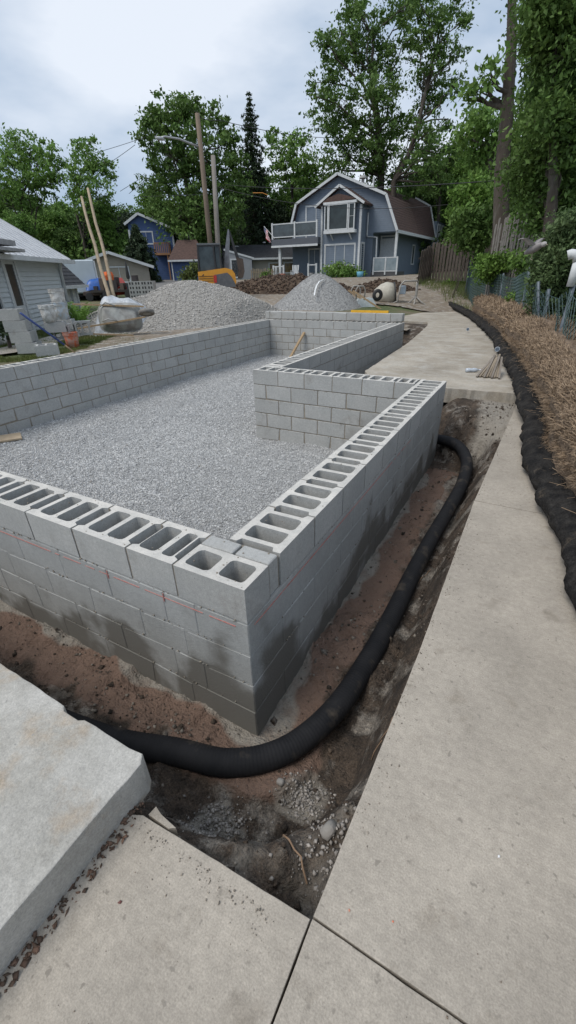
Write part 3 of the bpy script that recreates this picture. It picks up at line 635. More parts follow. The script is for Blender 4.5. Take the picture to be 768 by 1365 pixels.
# ---------------------------------------------------------------- gravel piles, soil mound
def Hn(x, y): return float(H(np.array([x]), np.array([y]))[0])
pile_m = mat('pile_gravel', (.40,.385,.355), (.23,.22,.205), 60, 3, .95, .9, 80, lo=.4, hi=.6, bd=.03)
fine_m = mat('fine_gravel', (.38,.38,.37), (.29,.29,.285), 90, 3, .95, .8, 110, bd=.015)
pst_m = mat('pile_stone', (.46,.44,.41), (.32,.305,.285), 30, 2, .9, isl=.4)
fst_m = mat('fine_stone', (.35,.35,.35), (.26,.26,.26), 30, 2, .9, isl=.25)
def pile(name, label, c, rx, ry, h, rz, m, sm, ns, ss, pw=1.25, rough=.05, peak=.28, cat='gravel pile', base=None, mask=None, clip=False):
    cz = Hn(c[0], c[1]) if base is None else base; sd_ = random.random()*50
    def f(X, Y):
        r = np.hypot(X/rx, Y/ry)*(1+fbm(X+sd_, Y, .5, 2)*.35)
        p = np.clip(1-np.sqrt(r*r+peak*peak), -.1, 1)/(1-peak); p = np.clip(p, -.1, 1)
        if clip: wx = c[0]+X*math.cos(rz)-Y*math.sin(rz); p = p*sstep(-6.45, -7.3, wx)
        return p*h+fbm(X+sd_, Y, 1.5, 5)*rough*2.2*(p > 0)+fbm(X+sd_, Y+3, 9, 3)*rough*.6
    k = 1.12; xs_ = np.arange(-rx*k, rx*k, rx/55); ys_ = np.arange(-ry*k, ry*k, ry/55)
    o = grid(name, xs_, ys_, f, m, True, lambda cx, cy: (np.hypot(cx/rx, cy/ry) < 1.1) & ((c[0]+cx*math.cos(rz)-cy*math.sin(rz) < -6.52) | (not clip))); o.location = (c[0], c[1], cz); o.rotation_euler = (0, 0, rz); tag(o, label, cat)
    x = rng.uniform(-rx*1.1, rx*1.1, ns); y = rng.uniform(-ry*1.1, ry*1.1, ns); q = (np.hypot(x/rx, y/ry) < 1.08) & ((c[0]+x*math.cos(rz)-y*math.sin(rz) < -6.55) | (not clip)); x = x[q]; y = y[q]
    tag(stones('stones', np.stack([x, y, f(x, y)+ss*.2], 1), ss*(.5+rng.random(len(x))), sm, o), kind='stuff'); return o
c1 = at(254, 400, 15.6); pile('gravel_pile', 'large pile of coarse grey gravel behind the long block wall', (c1.x, c1.y), 3.9, 3.2, 1.22, YAW+.12, pile_m, pst_m, 26000, .022, rough=.05, peak=.30, base=-.2, clip=True)
c2 = at(424, 390, 19.6); pile('gravel_pile', 'smaller smooth pile of fine grey gravel behind the back wall', (c2.x, c2.y), 1.85, 1.8, 1.25, YAW, fine_m, fst_m, 16000, .016, rough=.03, peak=.22, base=-.12)
clod_m = mat('clod', (.085,.055,.038), (.05,.033,.024), 20, 3, .95, isl=.5)
c3 = at(378, 380, 28); pile('soil_mound', 'long low mound of dark brown soil in front of the blue-grey house', (c3.x, c3.y), 5.2, 1.6, .95, YAW+.02, dirt_m, clod_m, 5000, .06, rough=.16, peak=.4, cat='soil mound', base=.15)
c3 = at(508, 385, 25); pile('soil_mound', 'ragged brown soil heap between cement mixer and house steps', (c3.x, c3.y), 2.2, .9, .6, YAW, dirt_m, clod_m, 1500, .05, rough=.12, peak=.4, cat='soil mound', base=.2)
# white hose strip on the fine pile
o = MB(); P = [at(px, py, d) for px, py, d in ((431,373,18.9),(426,375,18.7),(422,381,18.45),(420,388,18.2),(419,394,18.0))]
for a, b in zip(P[:-1], P[1:]): o.bar(a, b, .05, .02)
tag(o.build('plastic_strip', flat('white_plastic', (.75,.76,.76))), 'white plastic strip draped down the fine gravel pile', 'plastic strip')

# ---------------------------------------------------------------- loose things on the walls
wood_m = mat('raw_wood', (.42,.30,.18), (.30,.21,.12), 4, 5, .8, .3, 60, stretch=(1,8,8), bd=.003)
greyw_m = mat('grey_wood', (.24,.21,.18), (.15,.13,.11), 6, 5, .85, .3, 60)
lv = empty('spirit_level', (-2.75, 10.9, .205), R(178), 'long yellow spirit level lying on the far end of the raised block course', 'spirit level')
MB().box(0, .42, -.03, .03, 0, .055).box(.5, 1.05, -.03, .03, 0, .055).box(.42, .5, -.03, -.02, 0, .055).box(.42, .5, .02, .03, 0, .055).build('body', mat('level_yellow', (.75,.42,.03), (.62,.34,.03), 9), lv)
MB().box(.44, .48, -.02, .02, .01, .045).build('vial', flat('vial', (.6,.7,.3), .2), lv)
o = MB().bar((-5.28, 10.05, -.98), (-5.02, 10.5, -.30), .09, .035).build('board', wood_m); tag(o, 'short board leaning against the back block wall on the gravel', 'board')
o = MB().cbox(-.6, .34, -.14, .14, 0, .03, .004).build('plank', mat('pale_plank', (.50,.40,.28), (.40,.31,.21), 5, 5, .85, .3, 50)); o.location = (-6.03, 2.12, -.95); o.rotation_euler = (.04, .03, R(62)); tag(o, 'pale plank lying on the gravel at the left edge', 'plank')
# stakes, bottle, stake with orange tip
stake_m = mat('stake_wood', (.30,.25,.19), (.20,.165,.125), 6, 5, .9)
stk = [(.10+.25*i/9, 6.0+random.uniform(-.12, .12)) for i in range(10)]
for i, (x, y) in enumerate(stk):
    base = Vector((.15+.035*i, 6.15+.03*(i % 3), -.285)); top = Vector((.30+random.uniform(-.03, .03)+.012*i, 6.55+random.uniform(-.06, .08), -.06+.015*(i % 4)))
    o = MB().bar(base, top, .028, .028).build('wooden_stake', stake_m if i % 3 else greyw_m)
    tag(o, 'wooden stake, %s from the left in the loose bundle leaning on the black sock' % ('first','second','third','fourth','fifth','sixth','seventh','eighth','ninth','tenth')[i], 'stake', 'bundle of stakes by the sock')
bt = empty('plastic_bottle', (.02, 6.55, -.262), .5, 'crumpled clear plastic bottle lying on the dusty pavement', 'bottle')
clear = mat('clear_plastic', (.55,.6,.66), (.4,.45,.5), 20, 3, .15)
MB().lathe([(0,-.1),(.03,-.1),(.034,-.06),(.026,-.02),(.035,.02),(.03,.06),(.012,.1),(.012,.115),(0,.115)], 12, Matrix.Rotation(PI/2, 4, 'Y')).build('bottle_body', clear, bt, True)
MB().lathe([(0,.115),(.015,.115),(.015,.135),(0,.135)], 10, Matrix.Rotation(PI/2, 4, 'Y')).build('cap', flat('cap_white', (.7,.7,.75)), bt)
for i, (px, py, d, lb) in enumerate([(624, 440, 13.0, 'flattened pale wrapper beside the black sock on the pavement'), (660, 483, 8.3, 'clear plastic cup wedged on top of the black sock')]):
    p = at(px, py, d); o = MB().lathe([(0,0),(.03,0),(.04,.09),(.036,.09),(.027,.01)], 10, Matrix.Rotation(1.2, 4, 'X')).build('plastic_cup', clear, None, True); o.location = (p.x, p.y, max(p.z, -.27 if i == 0 else -.03)); tag(o, lb, 'litter')
a = at(729, 453, 8.1); b = at(757, 467, 7.2)
sk = empty('survey_stake', (0,0,0), 0, 'wooden survey stake with an orange tip lying on the straw bales', 'stake')
MB().bar(a, b, .04, .02).build('shaft', wood_m, sk); MB().bar(a+(a-b).normalized()*.09, a, .042, .022).build('orange_tip', flat('marker_orange', (.8,.2,.08)), sk)

# ---------------------------------------------------------------- corner with blocks and buckets (left of the long wall)
def lblock(x, y, z, rz, label, flip=False):
    me = lblock.me; o = bpy.data.objects.new('loose_block', me); link(o); o.location = (x, y, z); o.rotation_euler = (PI/2 if flip else 0, 0, rz)
    tag(o, label, 'concrete block', 'loose blocks beside the wall'); return o
b_ = MB(); vs, fs = hollow(.395, .29, 2, True); b_.add(vs, fs); lblock.me = b_.mesh('loose_block', block_m)
g0 = -.10; u8 = .2
p0 = atz(30, 478, g0)
# positions along the wall outside: x about -6.9..-7.5
bx, by = -6.95, 3.72
n_ = ['lowest block of the tall stack by the buckets', 'second block up in the tall stack by the buckets', 'third block up in the tall stack by the buckets', 'top block of the tall stack by the buckets']
SA = atz(42, 470, g0); SB = atz(64, 474, g0)
for i in range(4): lblock(SA.x-.06*i, SA.y-.02*i, g0+.197*(i+1), .62+.05*(-1)**i, n_[i])
lblock(SB.x+.0, SB.y+.02, g0+.197, .95, 'block lying flat in front of the tall stack, nearest the wall')
SC_ = atz(87, 463, g0)
lblock(SC_.x, SC_.y, g0+.30, .85, 'block on its side showing its open cells left of the orange bucket', True)
lblock(SC_.x-.25, SC_.y+.36, g0+.30, .85, 'block on its side behind the orange bucket', True)
SD = atz(113, 457, g0); lblock(SD.x, SD.y+.02, g0+.30, .9, 'block on its side showing two dark cells right of the orange bucket', True)
lblock(SC_.x-.1, SC_.y-.02, g0+.30+.197, .85, 'block lying across the sideways block under the white bucket')
def bucket(p, z, h, r, c, dirt, label, s=0):
    e_ = empty('bucket', (p.x, p.y, z), s, label, 'bucket', 'buckets beside the loose blocks')
    m_ = mat('bucket_%d' % s, c, dirt, 14, 6, .6, lo=.42, hi=.56)
    MB().lathe([(0, 0), (r*.86, 0), (r*.90, h*.5), (r*.96, h*.80), (r*.96, h*.98), (r*.92, h*.98), (r*.90, h*.8), (r*.8, .02), (0, .02)], 22).build('shell', m_, e_, True)
    for zz in (.80, .88, .97): MB().lathe([(r*.96, h*zz), (r*1.04, h*zz), (r*1.04, h*zz+.008), (r*.96, h*zz+.01)], 22).build('rim', m_, e_)
    MB().tube([(r*math.cos(t), r*math.sin(t)*.25-r*1.0, h*.82-.16*math.sin(t)) for t in np.linspace(0, PI, 10)], .003, 6).build('handle', flat('wire_grey', (.3,.3,.3)), e_)
    return e_
BP = atz(98, 463, g0); bucket(Vector((BP.x, BP.y, 0)), g0, .30, .145, (.62,.14,.06), (.5,.28,.22), 'orange bucket standing between the sideways blocks', 1)
p = at(57, 420, 8.6); bucket(Vector((SC_.x-.12, SC_.y-.1, 0)), g0+.30+.2, .32, .15, (.72,.72,.70), (.50,.49,.46), 'white mortar-stained bucket on top of the sideways blocks', 2)
lblock(SC_.x-.42, SC_.y+.42, g0+.30+.197, .7, 'block under the two stacked white buckets')
bucket(Vector((SC_.x-.42, SC_.y+.42, 0)), g0+.5, .34, .155, (.55,.62,.68), (.52,.51,.48), 'lower bluish-white bucket of the tall nested pair', 3)
bucket(Vector((SC_.x-.42, SC_.y+.42, 0)), g0+.5+.25, .34, .155, (.70,.69,.66), (.48,.46,.43), 'upper white bucket of the tall nested pair', 4)
hd = empty('shovel', (0,0,0), 0, 'long blue-handled tool leaning across the blocks down to the wall top', 'tool')
a = at(27, 417, 8.6); b = atz(100, 470, 0.0); mid = a.lerp(b, .78)
MB().tube([a, mid], .018, 8).build('handle', flat('blue_handle', (.04,.07,.22)), hd, True); MB().tube([mid, b], .014, 8).build('shaft', wood_m, hd, True)

# overturned wheelbarrow beside the wall
g1 = -.12
def wheelbarrow(name, label, loc, rz, tray_m, s=1.0):
    e_ = empty(name, loc, rz, label, 'wheelbarrow')
    # stands on its front rim: tray opening faces +x... local x along the handles
    b = MB(); nx = 14; ny = 12; rings = []
    for k, (sx, sy, z) in enumerate([(.50,.34,.0),(.485,.325,.03),(.40,.25,.24),(.37,.22,.275),(.30,.17,.285),(.0,.0,.285)]):
        rings.append([(.06*k/5+sx*math.copysign(abs(math.cos(t))**.45, math.cos(t)), sy*math.copysign(abs(math.sin(t))**.45, math.sin(t)), z) for t in np.linspace(0, 2*PI, 29)[:-1]])
    vs = [q for r_ in rings for q in r_]; n = 28
    fs = [(i*n+k, i*n+(k+1) % n, (i+1)*n+(k+1) % n, (i+1)*n+k) for i in range(5) for k in range(n)]
    M = Matrix.Translation((0, 0, .42)) @ Matrix.Rotation(R(68), 4, 'X')
    b.add(vs, fs, M).build('tray', tray_m, e_, True)
    MB().tube([M @ Vector(q) for q in rings[0]]+[M @ Vector(rings[0][0])], .014, 8).build('rim', flat('tray_rim', (.3,.3,.29)), e_, True)
    for sy in (-.2, .2): MB().bar(M @ Vector((.62, sy*.6, .36)), M @ Vector((-1.0, sy*1.4, .22)), .04, .035).build('handle', wood_m, e_)
    W_ = M @ Vector((.66, 0, .30)); Mw = Matrix.Translation(W_) @ Matrix.Rotation(R(68), 4, 'X') @ Matrix.Rotation(PI/2, 4, 'X')
    w = MB().lathe([(.10,-.04),(.15,-.05),(.185,-.03),(.19,0),(.185,.03),(.15,.05),(.10,.04)], 22, Mw).build('wheel', mat('dusty_tyre', (.26,.245,.22), (.16,.15,.14), 12), e_, True)
    MB().lathe([(0,-.03),(.10,-.035),(.10,.035),(0,.03)], 18, Mw).build('hub', flat('hub_grey', (.4,.4,.38)), w)
    for sy in (-.17, .17): MB().tube([M @ Vector((-.05, sy, .33)), M @ Vector((-.22, sy*1.1, .52)), M @ Vector((-.38, sy, .33))], .014, 8).build('leg', flat('leg_grey', (.42,.42,.40)), e_, True)
    return e_
tray_m = mat('dusty_tray', (.36,.37,.35), (.24,.235,.22), 6, 6, .6, lo=.4, hi=.6)
wb_p = atz(163, 447, -.1); wheelbarrow('wheelbarrow', 'grey wheelbarrow tipped on its side at the foot of the coarse gravel pile', (wb_p.x, wb_p.y+.05, -.12), R(42), tray_m)
o = MB().bar(at(121, 445, 11.3), at(178, 447, 11.4), .05, .03).build('board', wood_m); tag(o, 'pale board on the ground beneath the tipped wheelbarrow', 'board')
for i, (a, b, lb) in enumerate([((108,262,15.6),(150,412,13.9),'thinner left pole of the two rough poles standing by the gravel pile'),((117,251,15.8),(157,412,14.0),'taller right pole of the two rough poles standing by the gravel pile')]):
    a = at(*a); b = at(*b); M_ = [b.lerp(a, t)+Vector((random.uniform(-.02, .02), random.uniform(-.02, .02), 0)) for t in np.linspace(0, 1, 8)]
    o = MB().tube(M_, [.055-.022*t for t in np.linspace(0, 1, 8)], 8).build('wooden_pole', mat('bark_pole', (.42,.34,.24), (.30,.235,.16), 9, 5), None, True); tag(o, lb, 'pole')
# sheeted heap
vs = []; p = at(163, 405, 14.0); xs_ = np.linspace(-.75, .75, 30); ys_ = np.linspace(-.6, .6, 26)
o = grid('plastic_sheet', xs_, ys_, lambda X, Y: .78*np.clip(1-np.abs(X/.78)**4, 0, 1)*np.clip(1-np.abs(Y/.62)**3, 0, 1)**.8+fbm(X, Y, 3, 3)*.22+fbm(X, Y, 11, 2)*.05, mat('cloudy_plastic', (.55,.58,.62), (.34,.36,.38), 5, 5, .25, .5, 14, bd=.05)); o.location = (p.x, p.y, Hn(p.x, p.y)-.05); o.rotation_euler = (0, 0, YAW); o.scale = (1, 1, 1.3)
tag(o, 'cloudy white plastic sheet draped over materials left of the coarse pile', 'plastic sheet')

# ---------------------------------------------------------------- cement mixer, second barrow
mx_p = atz(512, 412, -.27); gz = -.28
E_ = empty('cement_mixer', (mx_p.x, mx_p.y, gz), YAW-.1, 'cement mixer with a cream drum beside the straw bales', 'cement mixer'); E_.scale = (1.15,1.15,1.15)
drum_m = mat('drum_cream', (.50,.47,.40), (.40,.37,.31), 7, 5, .6); fr_m = mat('frame_grey', (.26,.25,.23), (.36,.34,.31), 9, 4, .6)
Md = Matrix.Translation((-.02, 0, .50)) @ Matrix.Rotation(R(82), 4, 'Y')
MB().lathe([(0,-.36),(.22,-.36),(.36,-.12),(.40,.06),(.40,.12),(.33,.34),(.31,.34)], 26, Md).build('drum', drum_m, E_, True)
MB().lathe([(.30,.33),(.36,.33),(.36,.38),(.29,.38),(.22,.1),(0,.1)], 26, Md).build('drum_mouth', flat('dark_inside', (.04,.04,.04)), E_)
MB().tube([(-.05,-.3,.1),(.42,-.3,.28),(.50,-.25,.80),(.62,-.2,.93),(1.10,-.1,.93),(1.15,0,.88)], .03, 8).build('yoke', fr_m, E_, True)
MB().tube([(1.13,0,.92),(1.13,0,.45),(1.11,0,.38)], .045, 8).build('pivot_post', fr_m, E_, True)
for a_ in (205, 255, 330, 40):
    MB().tube([(1.12,0,.42),(1.12+.2*math.cos(R(a_)),.2*math.sin(R(a_)),.26),(1.12+.62*math.cos(R(a_)),.62*math.sin(R(a_)),.0)], .026, 8).build('leg', fr_m, E_, True)
MB().cbox(.50,.72,-.16,.14,.50,.78,.02).build('motor_box', flat('motor_blue', (.38,.45,.52)), E_)
w2 = at(484, 408, 19.6); E2 = empty('wheelbarrow', (w2.x, w2.y, -.22), YAW+.2, 'pale wheelbarrow lying upside down in front of the cement mixer', 'wheelbarrow'); E2.scale = (1.2,1.2,1.2)
MB().add([(-.5,-.35,0),(.45,-.35,0),(.45,.35,0),(-.5,.35,0),(-.22,-.2,.35),(.25,-.2,.38),(.25,.2,.38),(-.22,.2,.35)], [(0,1,5,4),(1,2,6,5),(2,3,7,6),(3,0,4,7),(4,5,6,7)]).build('tray', flat('tray_pale', (.42,.47,.48)), E2)
for sy in (-.2, .25):
    MB().tube([(-.33,sy,.35),(-.36,sy,.62),(-.28,sy,.74),(-.10,sy,.74),(-.03,sy,.62),(-.05,sy,.3)], .022, 8).build('leg', fr_m, E2, True)
    MB().bar((-.5,sy-.1,.62), (.45,sy-.55,-.0), .06, .05).build('handle', wood_m, E2)
MB().lathe([(.08,-.04),(.17,-.05),(.19,0),(.17,.05),(.08,.04)], 20, Matrix.Translation((.5,0,.45)) @ Matrix.Rotation(PI/2, 4, 'X')).build('wheel', flat('tyre', (.03,.03,.03)), E2, True)

# ---------------------------------------------------------------- buildings
white_m = mat('white_trim', (.60,.62,.63), (.50,.52,.53), 5, 4, .6)
def siding(b, fx, z0, z1, st=.11, dep=.016, M=None, cut=()):
    """clapboards on the local plane y=0 facing -y; fx(z) -> (x0, x1); cut: openings (x0,x1,z0,z1)"""
    n = max(1, round((z1-z0)/st)); st = (z1-z0)/n
    for i in range(n):
        za = z0+i*st; zc = za+st; zm = (za+zc)/2; xa, xb = fx(zm); xa0, xb0 = fx(za); xa1, xb1 = fx(zc)
        sp = [(0, 1)]
        for (c0, c1, d0, d1) in cut:
            if d0 < zm < d1:
                s_ = []
                for a, e in sp:
                    A = (c0-xa)/(xb-xa); B = (c1-xa)/(xb-xa)
                    if B <= a or A >= e: s_.append((a, e)); continue
                    if A > a: s_.append((a, A))
                    if B < e: s_.append((B, e))
                sp = s_
        for a, e in sp:
            q0 = xa0+(xb0-xa0)*a; q1 = xa0+(xb0-xa0)*e; r0 = xa1+(xb1-xa1)*a; r1 = xa1+(xb1-xa1)*e
            b.add([(q0,-dep,za),(q1,-dep,za),(r1,-.002,zc),(r0,-.002,zc),(q0,0,za),(q1,0,za)], [(0,1,2,3),(4,5,1,0)], M)
def wall_M(x, y, z, rz): return Matrix.Translation((x, y, z)) @ Matrix.Rotation(rz, 4, 'Z')
def window(par, M, x0, x1, z0, z1, fr=.09, cols=1, rows=1, frm=None, gm=None, name='window', sill=True):
    frm = frm or white_m; gm = gm or glass('window_glass')
    b = MB(); pr = .045
    b.box(x0-fr, x1+fr, -pr, .04, z1, z1+fr, M).box(x0-fr, x1+fr, -pr, .04, z0-fr, z0, M).box(x0-fr, x0, -pr, .04, z0, z1, M).box(x1, x1+fr, -pr, .04, z0, z1, M)
    w = b.build(name, frm, par)
    mw = min(.05, max(.02, (x1-x0)*.03)); cw = (x1-x0)/cols; rh = (z1-z0)/rows; mu = MB()
    for i in range(1, cols): mu.box(x0+i*cw-mw/2, x0+i*cw+mw/2, -.03, .03, z0, z1, M)
    for j in range(1, rows): mu.box(x0, x1, -.026, .026, z0+j*rh-mw/2, z0+j*rh+mw/2, M)
    if mu.v: mu.build('muntin', frm, w)
    for i in range(cols):
        for j in range(rows):
            MB().box(x0+i*cw+(mw/2 if i else 0)+.001, x0+(i+1)*cw-(mw/2 if i < cols-1 else 0)-.001, .0, .012, z0+j*rh+(mw/2 if j else 0)+.001, z0+(j+1)*rh-(mw/2 if j < rows-1 else 0)-.001, M).build('pane', gm, w)
    return w
def shingle_roof(par, P, m, name='roof', th=.12):             # P: four corners (eave left, eave right, ridge right, ridge left)
    a, b_, c, d = [Vector(p) for p in P]; b = MB(); n = max(6, int((d-a).length/.18)); nrm = (b_-a).cross(d-a).normalized()
    if nrm.z < 0: nrm = -nrm
    for i in range(n):
        t0 = i/n; t1 = (i+1)/n; l0 = a.lerp(d, t0); r0 = b_.lerp(c, t0); l1 = a.lerp(d, t1); r1 = b_.lerp(c, t1)
        b.add([l0+nrm*.015, r0+nrm*.015, r1, l1, l0, r0], [(0,1,2,3),(4,5,1,0)])
    b.add([a-nrm*th, b_-nrm*th, c-nrm*th, d-nrm*th, a, b_, c, d], [(3,2,1,0),(0,1,5,4),(1,2,6,5),(2,3,7,6),(3,0,4,7)])
    return b.build(name, m, par)
brown_sh = mat('brown_shingles', (.115,.070,.058), (.065,.042,.036), 5, 6, .95, .5, 40, stretch=(1,1,3), bd=.02)
dark_sh = mat('dark_shingles', (.06,.062,.068), (.035,.036,.04), 5, 6, .95, .5, 40, bd=.02)

# --- blue-grey gambrel house
BX, BY, BZ = -19.0, 36.0, .62
HS = empty('gambrel_house', (BX, BY, BZ), 0, 'large blue-grey two-storey house with a gambrel roof and white trim', 'house')
bg_m = mat('bluegrey_siding', (.165,.205,.26), (.148,.185,.235), 4, 4, .7)
prof = [(0,3.75),(.55,5.35),(4.05,6.95),(7.9,5.4),(8.95,3.15)]
def gx(z):
    def side(pts):
        for (x0, z0), (x1, z1) in zip(pts[:-1], pts[1:]):
            if z0 <= z <= z1: return x0+(x1-x0)*(z-z0)/(z1-z0)
        return pts[0][0] if z < pts[0][1] else pts[-1][0]
    return side(prof[:3]), side(prof[::-1][:3])
b = MB(); siding(b, gx, 3.15, 6.95, .13); siding(b, lambda z: (0, 7.0), 0, 3.15, .13)
b.build('front_siding', bg_m, HS)
DEP = 12.5
b = MB(); b.prism([(0,0),(7.0,0),(7.0,3.1),(8.75,3.1),(7.6,5.2),(4.05,6.7),(.65,5.2),(.05,3.6)], .02, DEP).build('wall', bg_m, HS, fix=True)
b = MB(); siding(b, lambda z: (0, DEP-1.8), 0, 3.1, .13, M=wall_M(7.96, 1.8, 0, PI/2)); b.box(7.0, 7.95, 1.82, DEP, 0, 3.1); b.build('side_siding', bg_m, HS)
for i, ((x0, z0), (x1, z1)) in enumerate(zip(prof[:-1], prof[1:])):
    a = (x0, -.35, z0+.1); bb = (x1, -.35, z1+.1)
    if i < 2: shingle_roof(HS, [(x0, -.3, z0+.04), (x0, DEP, z0+.04), (x1, DEP, z1+.04), (x1, -.3, z1+.04)], brown_sh)
    else: shingle_roof(HS, [(x1, -.3, z1+.04), (x1, 6.2 if 1 else DEP, z1+.04), (x0, 6.2, z0+.04), (x0, -.3, z0+.04)], brown_sh)
    MB().bar((x0, -.36, z0+.0), (x1, -.36, z1+.0), .08, .17, (0, 0, 1)).build('rake_board', white_m, HS)
# rear cross wing of the roof, nearer to us on the right
shingle_roof(HS, [(8.95,6.2,3.2),(8.95,DEP,3.2),(8.1,DEP,5.75),(7.1,6.2,5.75)], mat('brown_shingles_dark', (.10,.055,.046), (.055,.036,.03), 5, 6, .95, .5, 40, stretch=(1,1,3), bd=.02))
shingle_roof(HS, [(7.1,6.2,5.75),(8.1,DEP,5.75),(6.6,DEP,6.5),(5.6,6.2,6.6)], brown_sh)
MB().bar((8.97,-.3,3.1),(8.97,DEP,3.1), .1, .2).build('gutter', white_m, HS)
MB().bar((8.1,DEP+.05,5.8),(8.95,DEP+.05,3.2), .08, .2).build('rake_board', white_m, HS); MB().bar((6.6,DEP+.05,6.55),(8.1,DEP+.05,5.8), .08, .2).build('rake_board', white_m, HS)
MB().box(8.75, 8.9, 12.2, 12.35, 0, 3.1).build('corner_post', white_m, HS); MB().box(8.78, 8.95, -.1, .07, 0, 3.15).build('porch_post', white_m, HS)
# rear wing beyond with tall windows
MB().box(7.6, 8.9, DEP+.1, DEP+5, 0, 4.6).build('rear_wall', bg_m, HS)
for k in range(4): window(HS, wall_M(8.93, DEP+.5+k*1.1, 0, PI/2), .1, .6, 2.4, 4.3, .12)
window(HS, wall_M(7.98, 6.0, 0, PI/2), 2.2, 2.9, 1.1, 2.5, .1)
b = MB(); b.box(7.16, 8.2, 1.72, 1.78, .55, 2.8).build('door', flat('door_white', (.6,.62,.64)), HS); MB().box(7.05, 7.16, 1.7, 1.79, .5, 2.9).box(8.2, 8.3, 1.7, 1.79, .5, 2.9).box(7.05, 8.3, 1.7, 1.79, 2.9, 3.0).build('door_frame', white_m, HS)
b = MB(); b.box(7.1, 9.2, -.3, 1.7, .0, .5).build('porch_floor', flat('porch_dark', (.08,.08,.085)), HS)
for z in (.55, 1.45): MB().bar((7.3,-.3,z), (9.15,-.3,z), .06, .07).build('rail', white_m, HS)
for x in (7.3, 8.25, 9.15): MB().box(x-.05, x+.05, -.35, -.25, .3, 1.5).build('rail_post', white_m, HS)
MB().box(7.35, 9.1, -.32, -.30, .6, 1.42).build('rail_panel', mat('clear_panel', (.28,.33,.36), (.2,.25,.28), 2, 2, .1), HS)
# projecting bay wing
wx0, wx1, wy = 3.35, 6.45, -1.5
b = MB(); siding(b, lambda z: (wx0, wx1) if z < 5.0 else (wx0+(z-5.0)*1.55/.95, wx1-(z-5.0)*1.55/.95), 0, 5.9, .13, M=Matrix.Translation((0, wy, 0))); b.build('bay_siding', bg_m, HS)
b = MB(); b.prism([(wx0,0),(wx1,0),(wx1,5.0),((wx0+wx1)/2,5.93),(wx0,5.0)], wy+.02, .02).build('bay_wall', bg_m, HS, fix=True)
b = MB(); siding(b, lambda z: (0, -wy), 0, 4.95, .13, M=wall_M(wx1+.01, wy, 0, PI/2)); b.build('bay_side_siding', bg_m, HS)
cx = (wx0+wx1)/2
for sx in (-1, 1):
    xe = cx+sx*1.95; shingle_roof(HS, [(xe, wy-.35, 4.88), (xe, .3, 4.88), (cx, .3, 6.05), (cx, wy-.35, 6.05)], brown_sh)
    MB().bar((xe, wy-.4, 4.83), (cx, wy-.4, 6.0), .08, .15).build('rake_board', white_m, HS)
MB().prism([(wx0+.2,5.0),(wx1-.2,5.12),(wx1-.8,5.32),(cx,5.5),(wx0+.7,5.3)], wy-.5, wy-.04).build('bay_hood', brown_sh, HS, fix=True)
Mb = Matrix.Translation((0, wy, 0))
MB().box(3.75, 6.25, -.5, 0, 3.1, 3.3, Mb).build('bay_window_sill', white_m, HS); MB().box(3.7, 6.3, -.52, 0, 4.9, 5.05, Mb).build('bay_window_head', white_m, HS)
window(HS, Matrix.Translation((0, wy-.46, 0)), 4.2, 5.6, 3.38, 4.84, .08, name='bay_window'); window(HS, Matrix.Translation((0, wy-.44, 0)), 5.78, 6.12, 3.38, 4.84, .07, 1, 2, name='bay_window'); window(HS, Matrix.Translation((0, wy-.44, 0)), 3.86, 4.02, 3.38, 4.84, .07, name='bay_window')
for x in (4.25, 5.75): MB().bar((x, wy-.35, 3.1), (x+.1, wy-.02, 2.7), .07, .07).build('bracket', white_m, HS)
wg = mat('blue_glass', (.07,.12,.135), (.03,.05,.055), .9, 3, .1, spec=.5)
window(HS, Mb, 3.75, 6.1, 1.05, 2.35, .12, 3, 1, gm=wg)
window(HS, wall_M(wx1+.02, wy, 0, PI/2), .5, 1.0, .6, 2.4, .12)
MB().box(wx1-.03, wx1+.12, wy-.1, wy+.03, 0, 4.8).build('downspout', white_m, HS); MB().box(wx0-.02, wx0+.12, wy-.1, wy-.02, 0, 4.9).build('downspout', white_m, HS)
MB().tube([(wx1+.1,-.1,4.4),(wx1+.1,-.1,2.9),(wx1+.9,-.1,2.8),(wx1+.95,-.1,1.2)], .06, 6).build('downspout', white_m, HS)
# balcony left
b = MB(); b.box(-.8, wx0-.03, wy-.6, 0, 2.5, 2.95).build('balcony_floor', flat('balcony_grey', (.10,.11,.13)), HS); MB().box(-.82, wx0-.03, wy-.63, wy-.6, 2.38, 2.52).build('balcony_fascia', white_m, HS)
for x in (-.72, 1.3, 3.2): MB().box(x-.06, x+.06, wy-.58, wy-.46, 2.95, 4.05).build('rail_post', white_m, HS)
for z in (3.08, 3.95): MB().bar((-.72, wy-.52, z), (3.2, wy-.52, z), .06, .07).build('rail', white_m, HS)
MB().bar((-.72, wy-.52, 3.95), (-.72, -.05, 3.95), .06, .07).build('rail', white_m, HS)
MB().box(-.66, 3.14, wy-.53, wy-.51, 3.12, 3.9).build('rail_panel', mat('smoked_panel', (.07,.09,.10), (.045,.055,.06), 2, 2, .1), HS)
MB().box(-.3, -.1, wy-.4, wy-.2, 0, 2.5).build('balcony_post', white_m, HS); MB().box(-.6, -.45, wy-.5, wy-.35, 0, 1.1).build('rail_post', white_m, HS)
for x in (-.6, .35): MB().box(x-.06, x+.06, wy-.8, wy-.7, 0, 1.15).build('rail_post', white_m, HS)
MB().bar((-.6, wy-.75, 1.05), (.35, wy-.75, 1.05), .06, .07).build('rail', white_m, HS)
for x in (2.6, 3.3): MB().box(x-.06, x+.06, wy-.8, wy-.7, 0, 1.2).build('rail_post', white_m, HS)
MB().bar((2.6, wy-.75, 1.1), (3.3, wy-.75, 1.1), .06, .07).build('rail', white_m, HS)
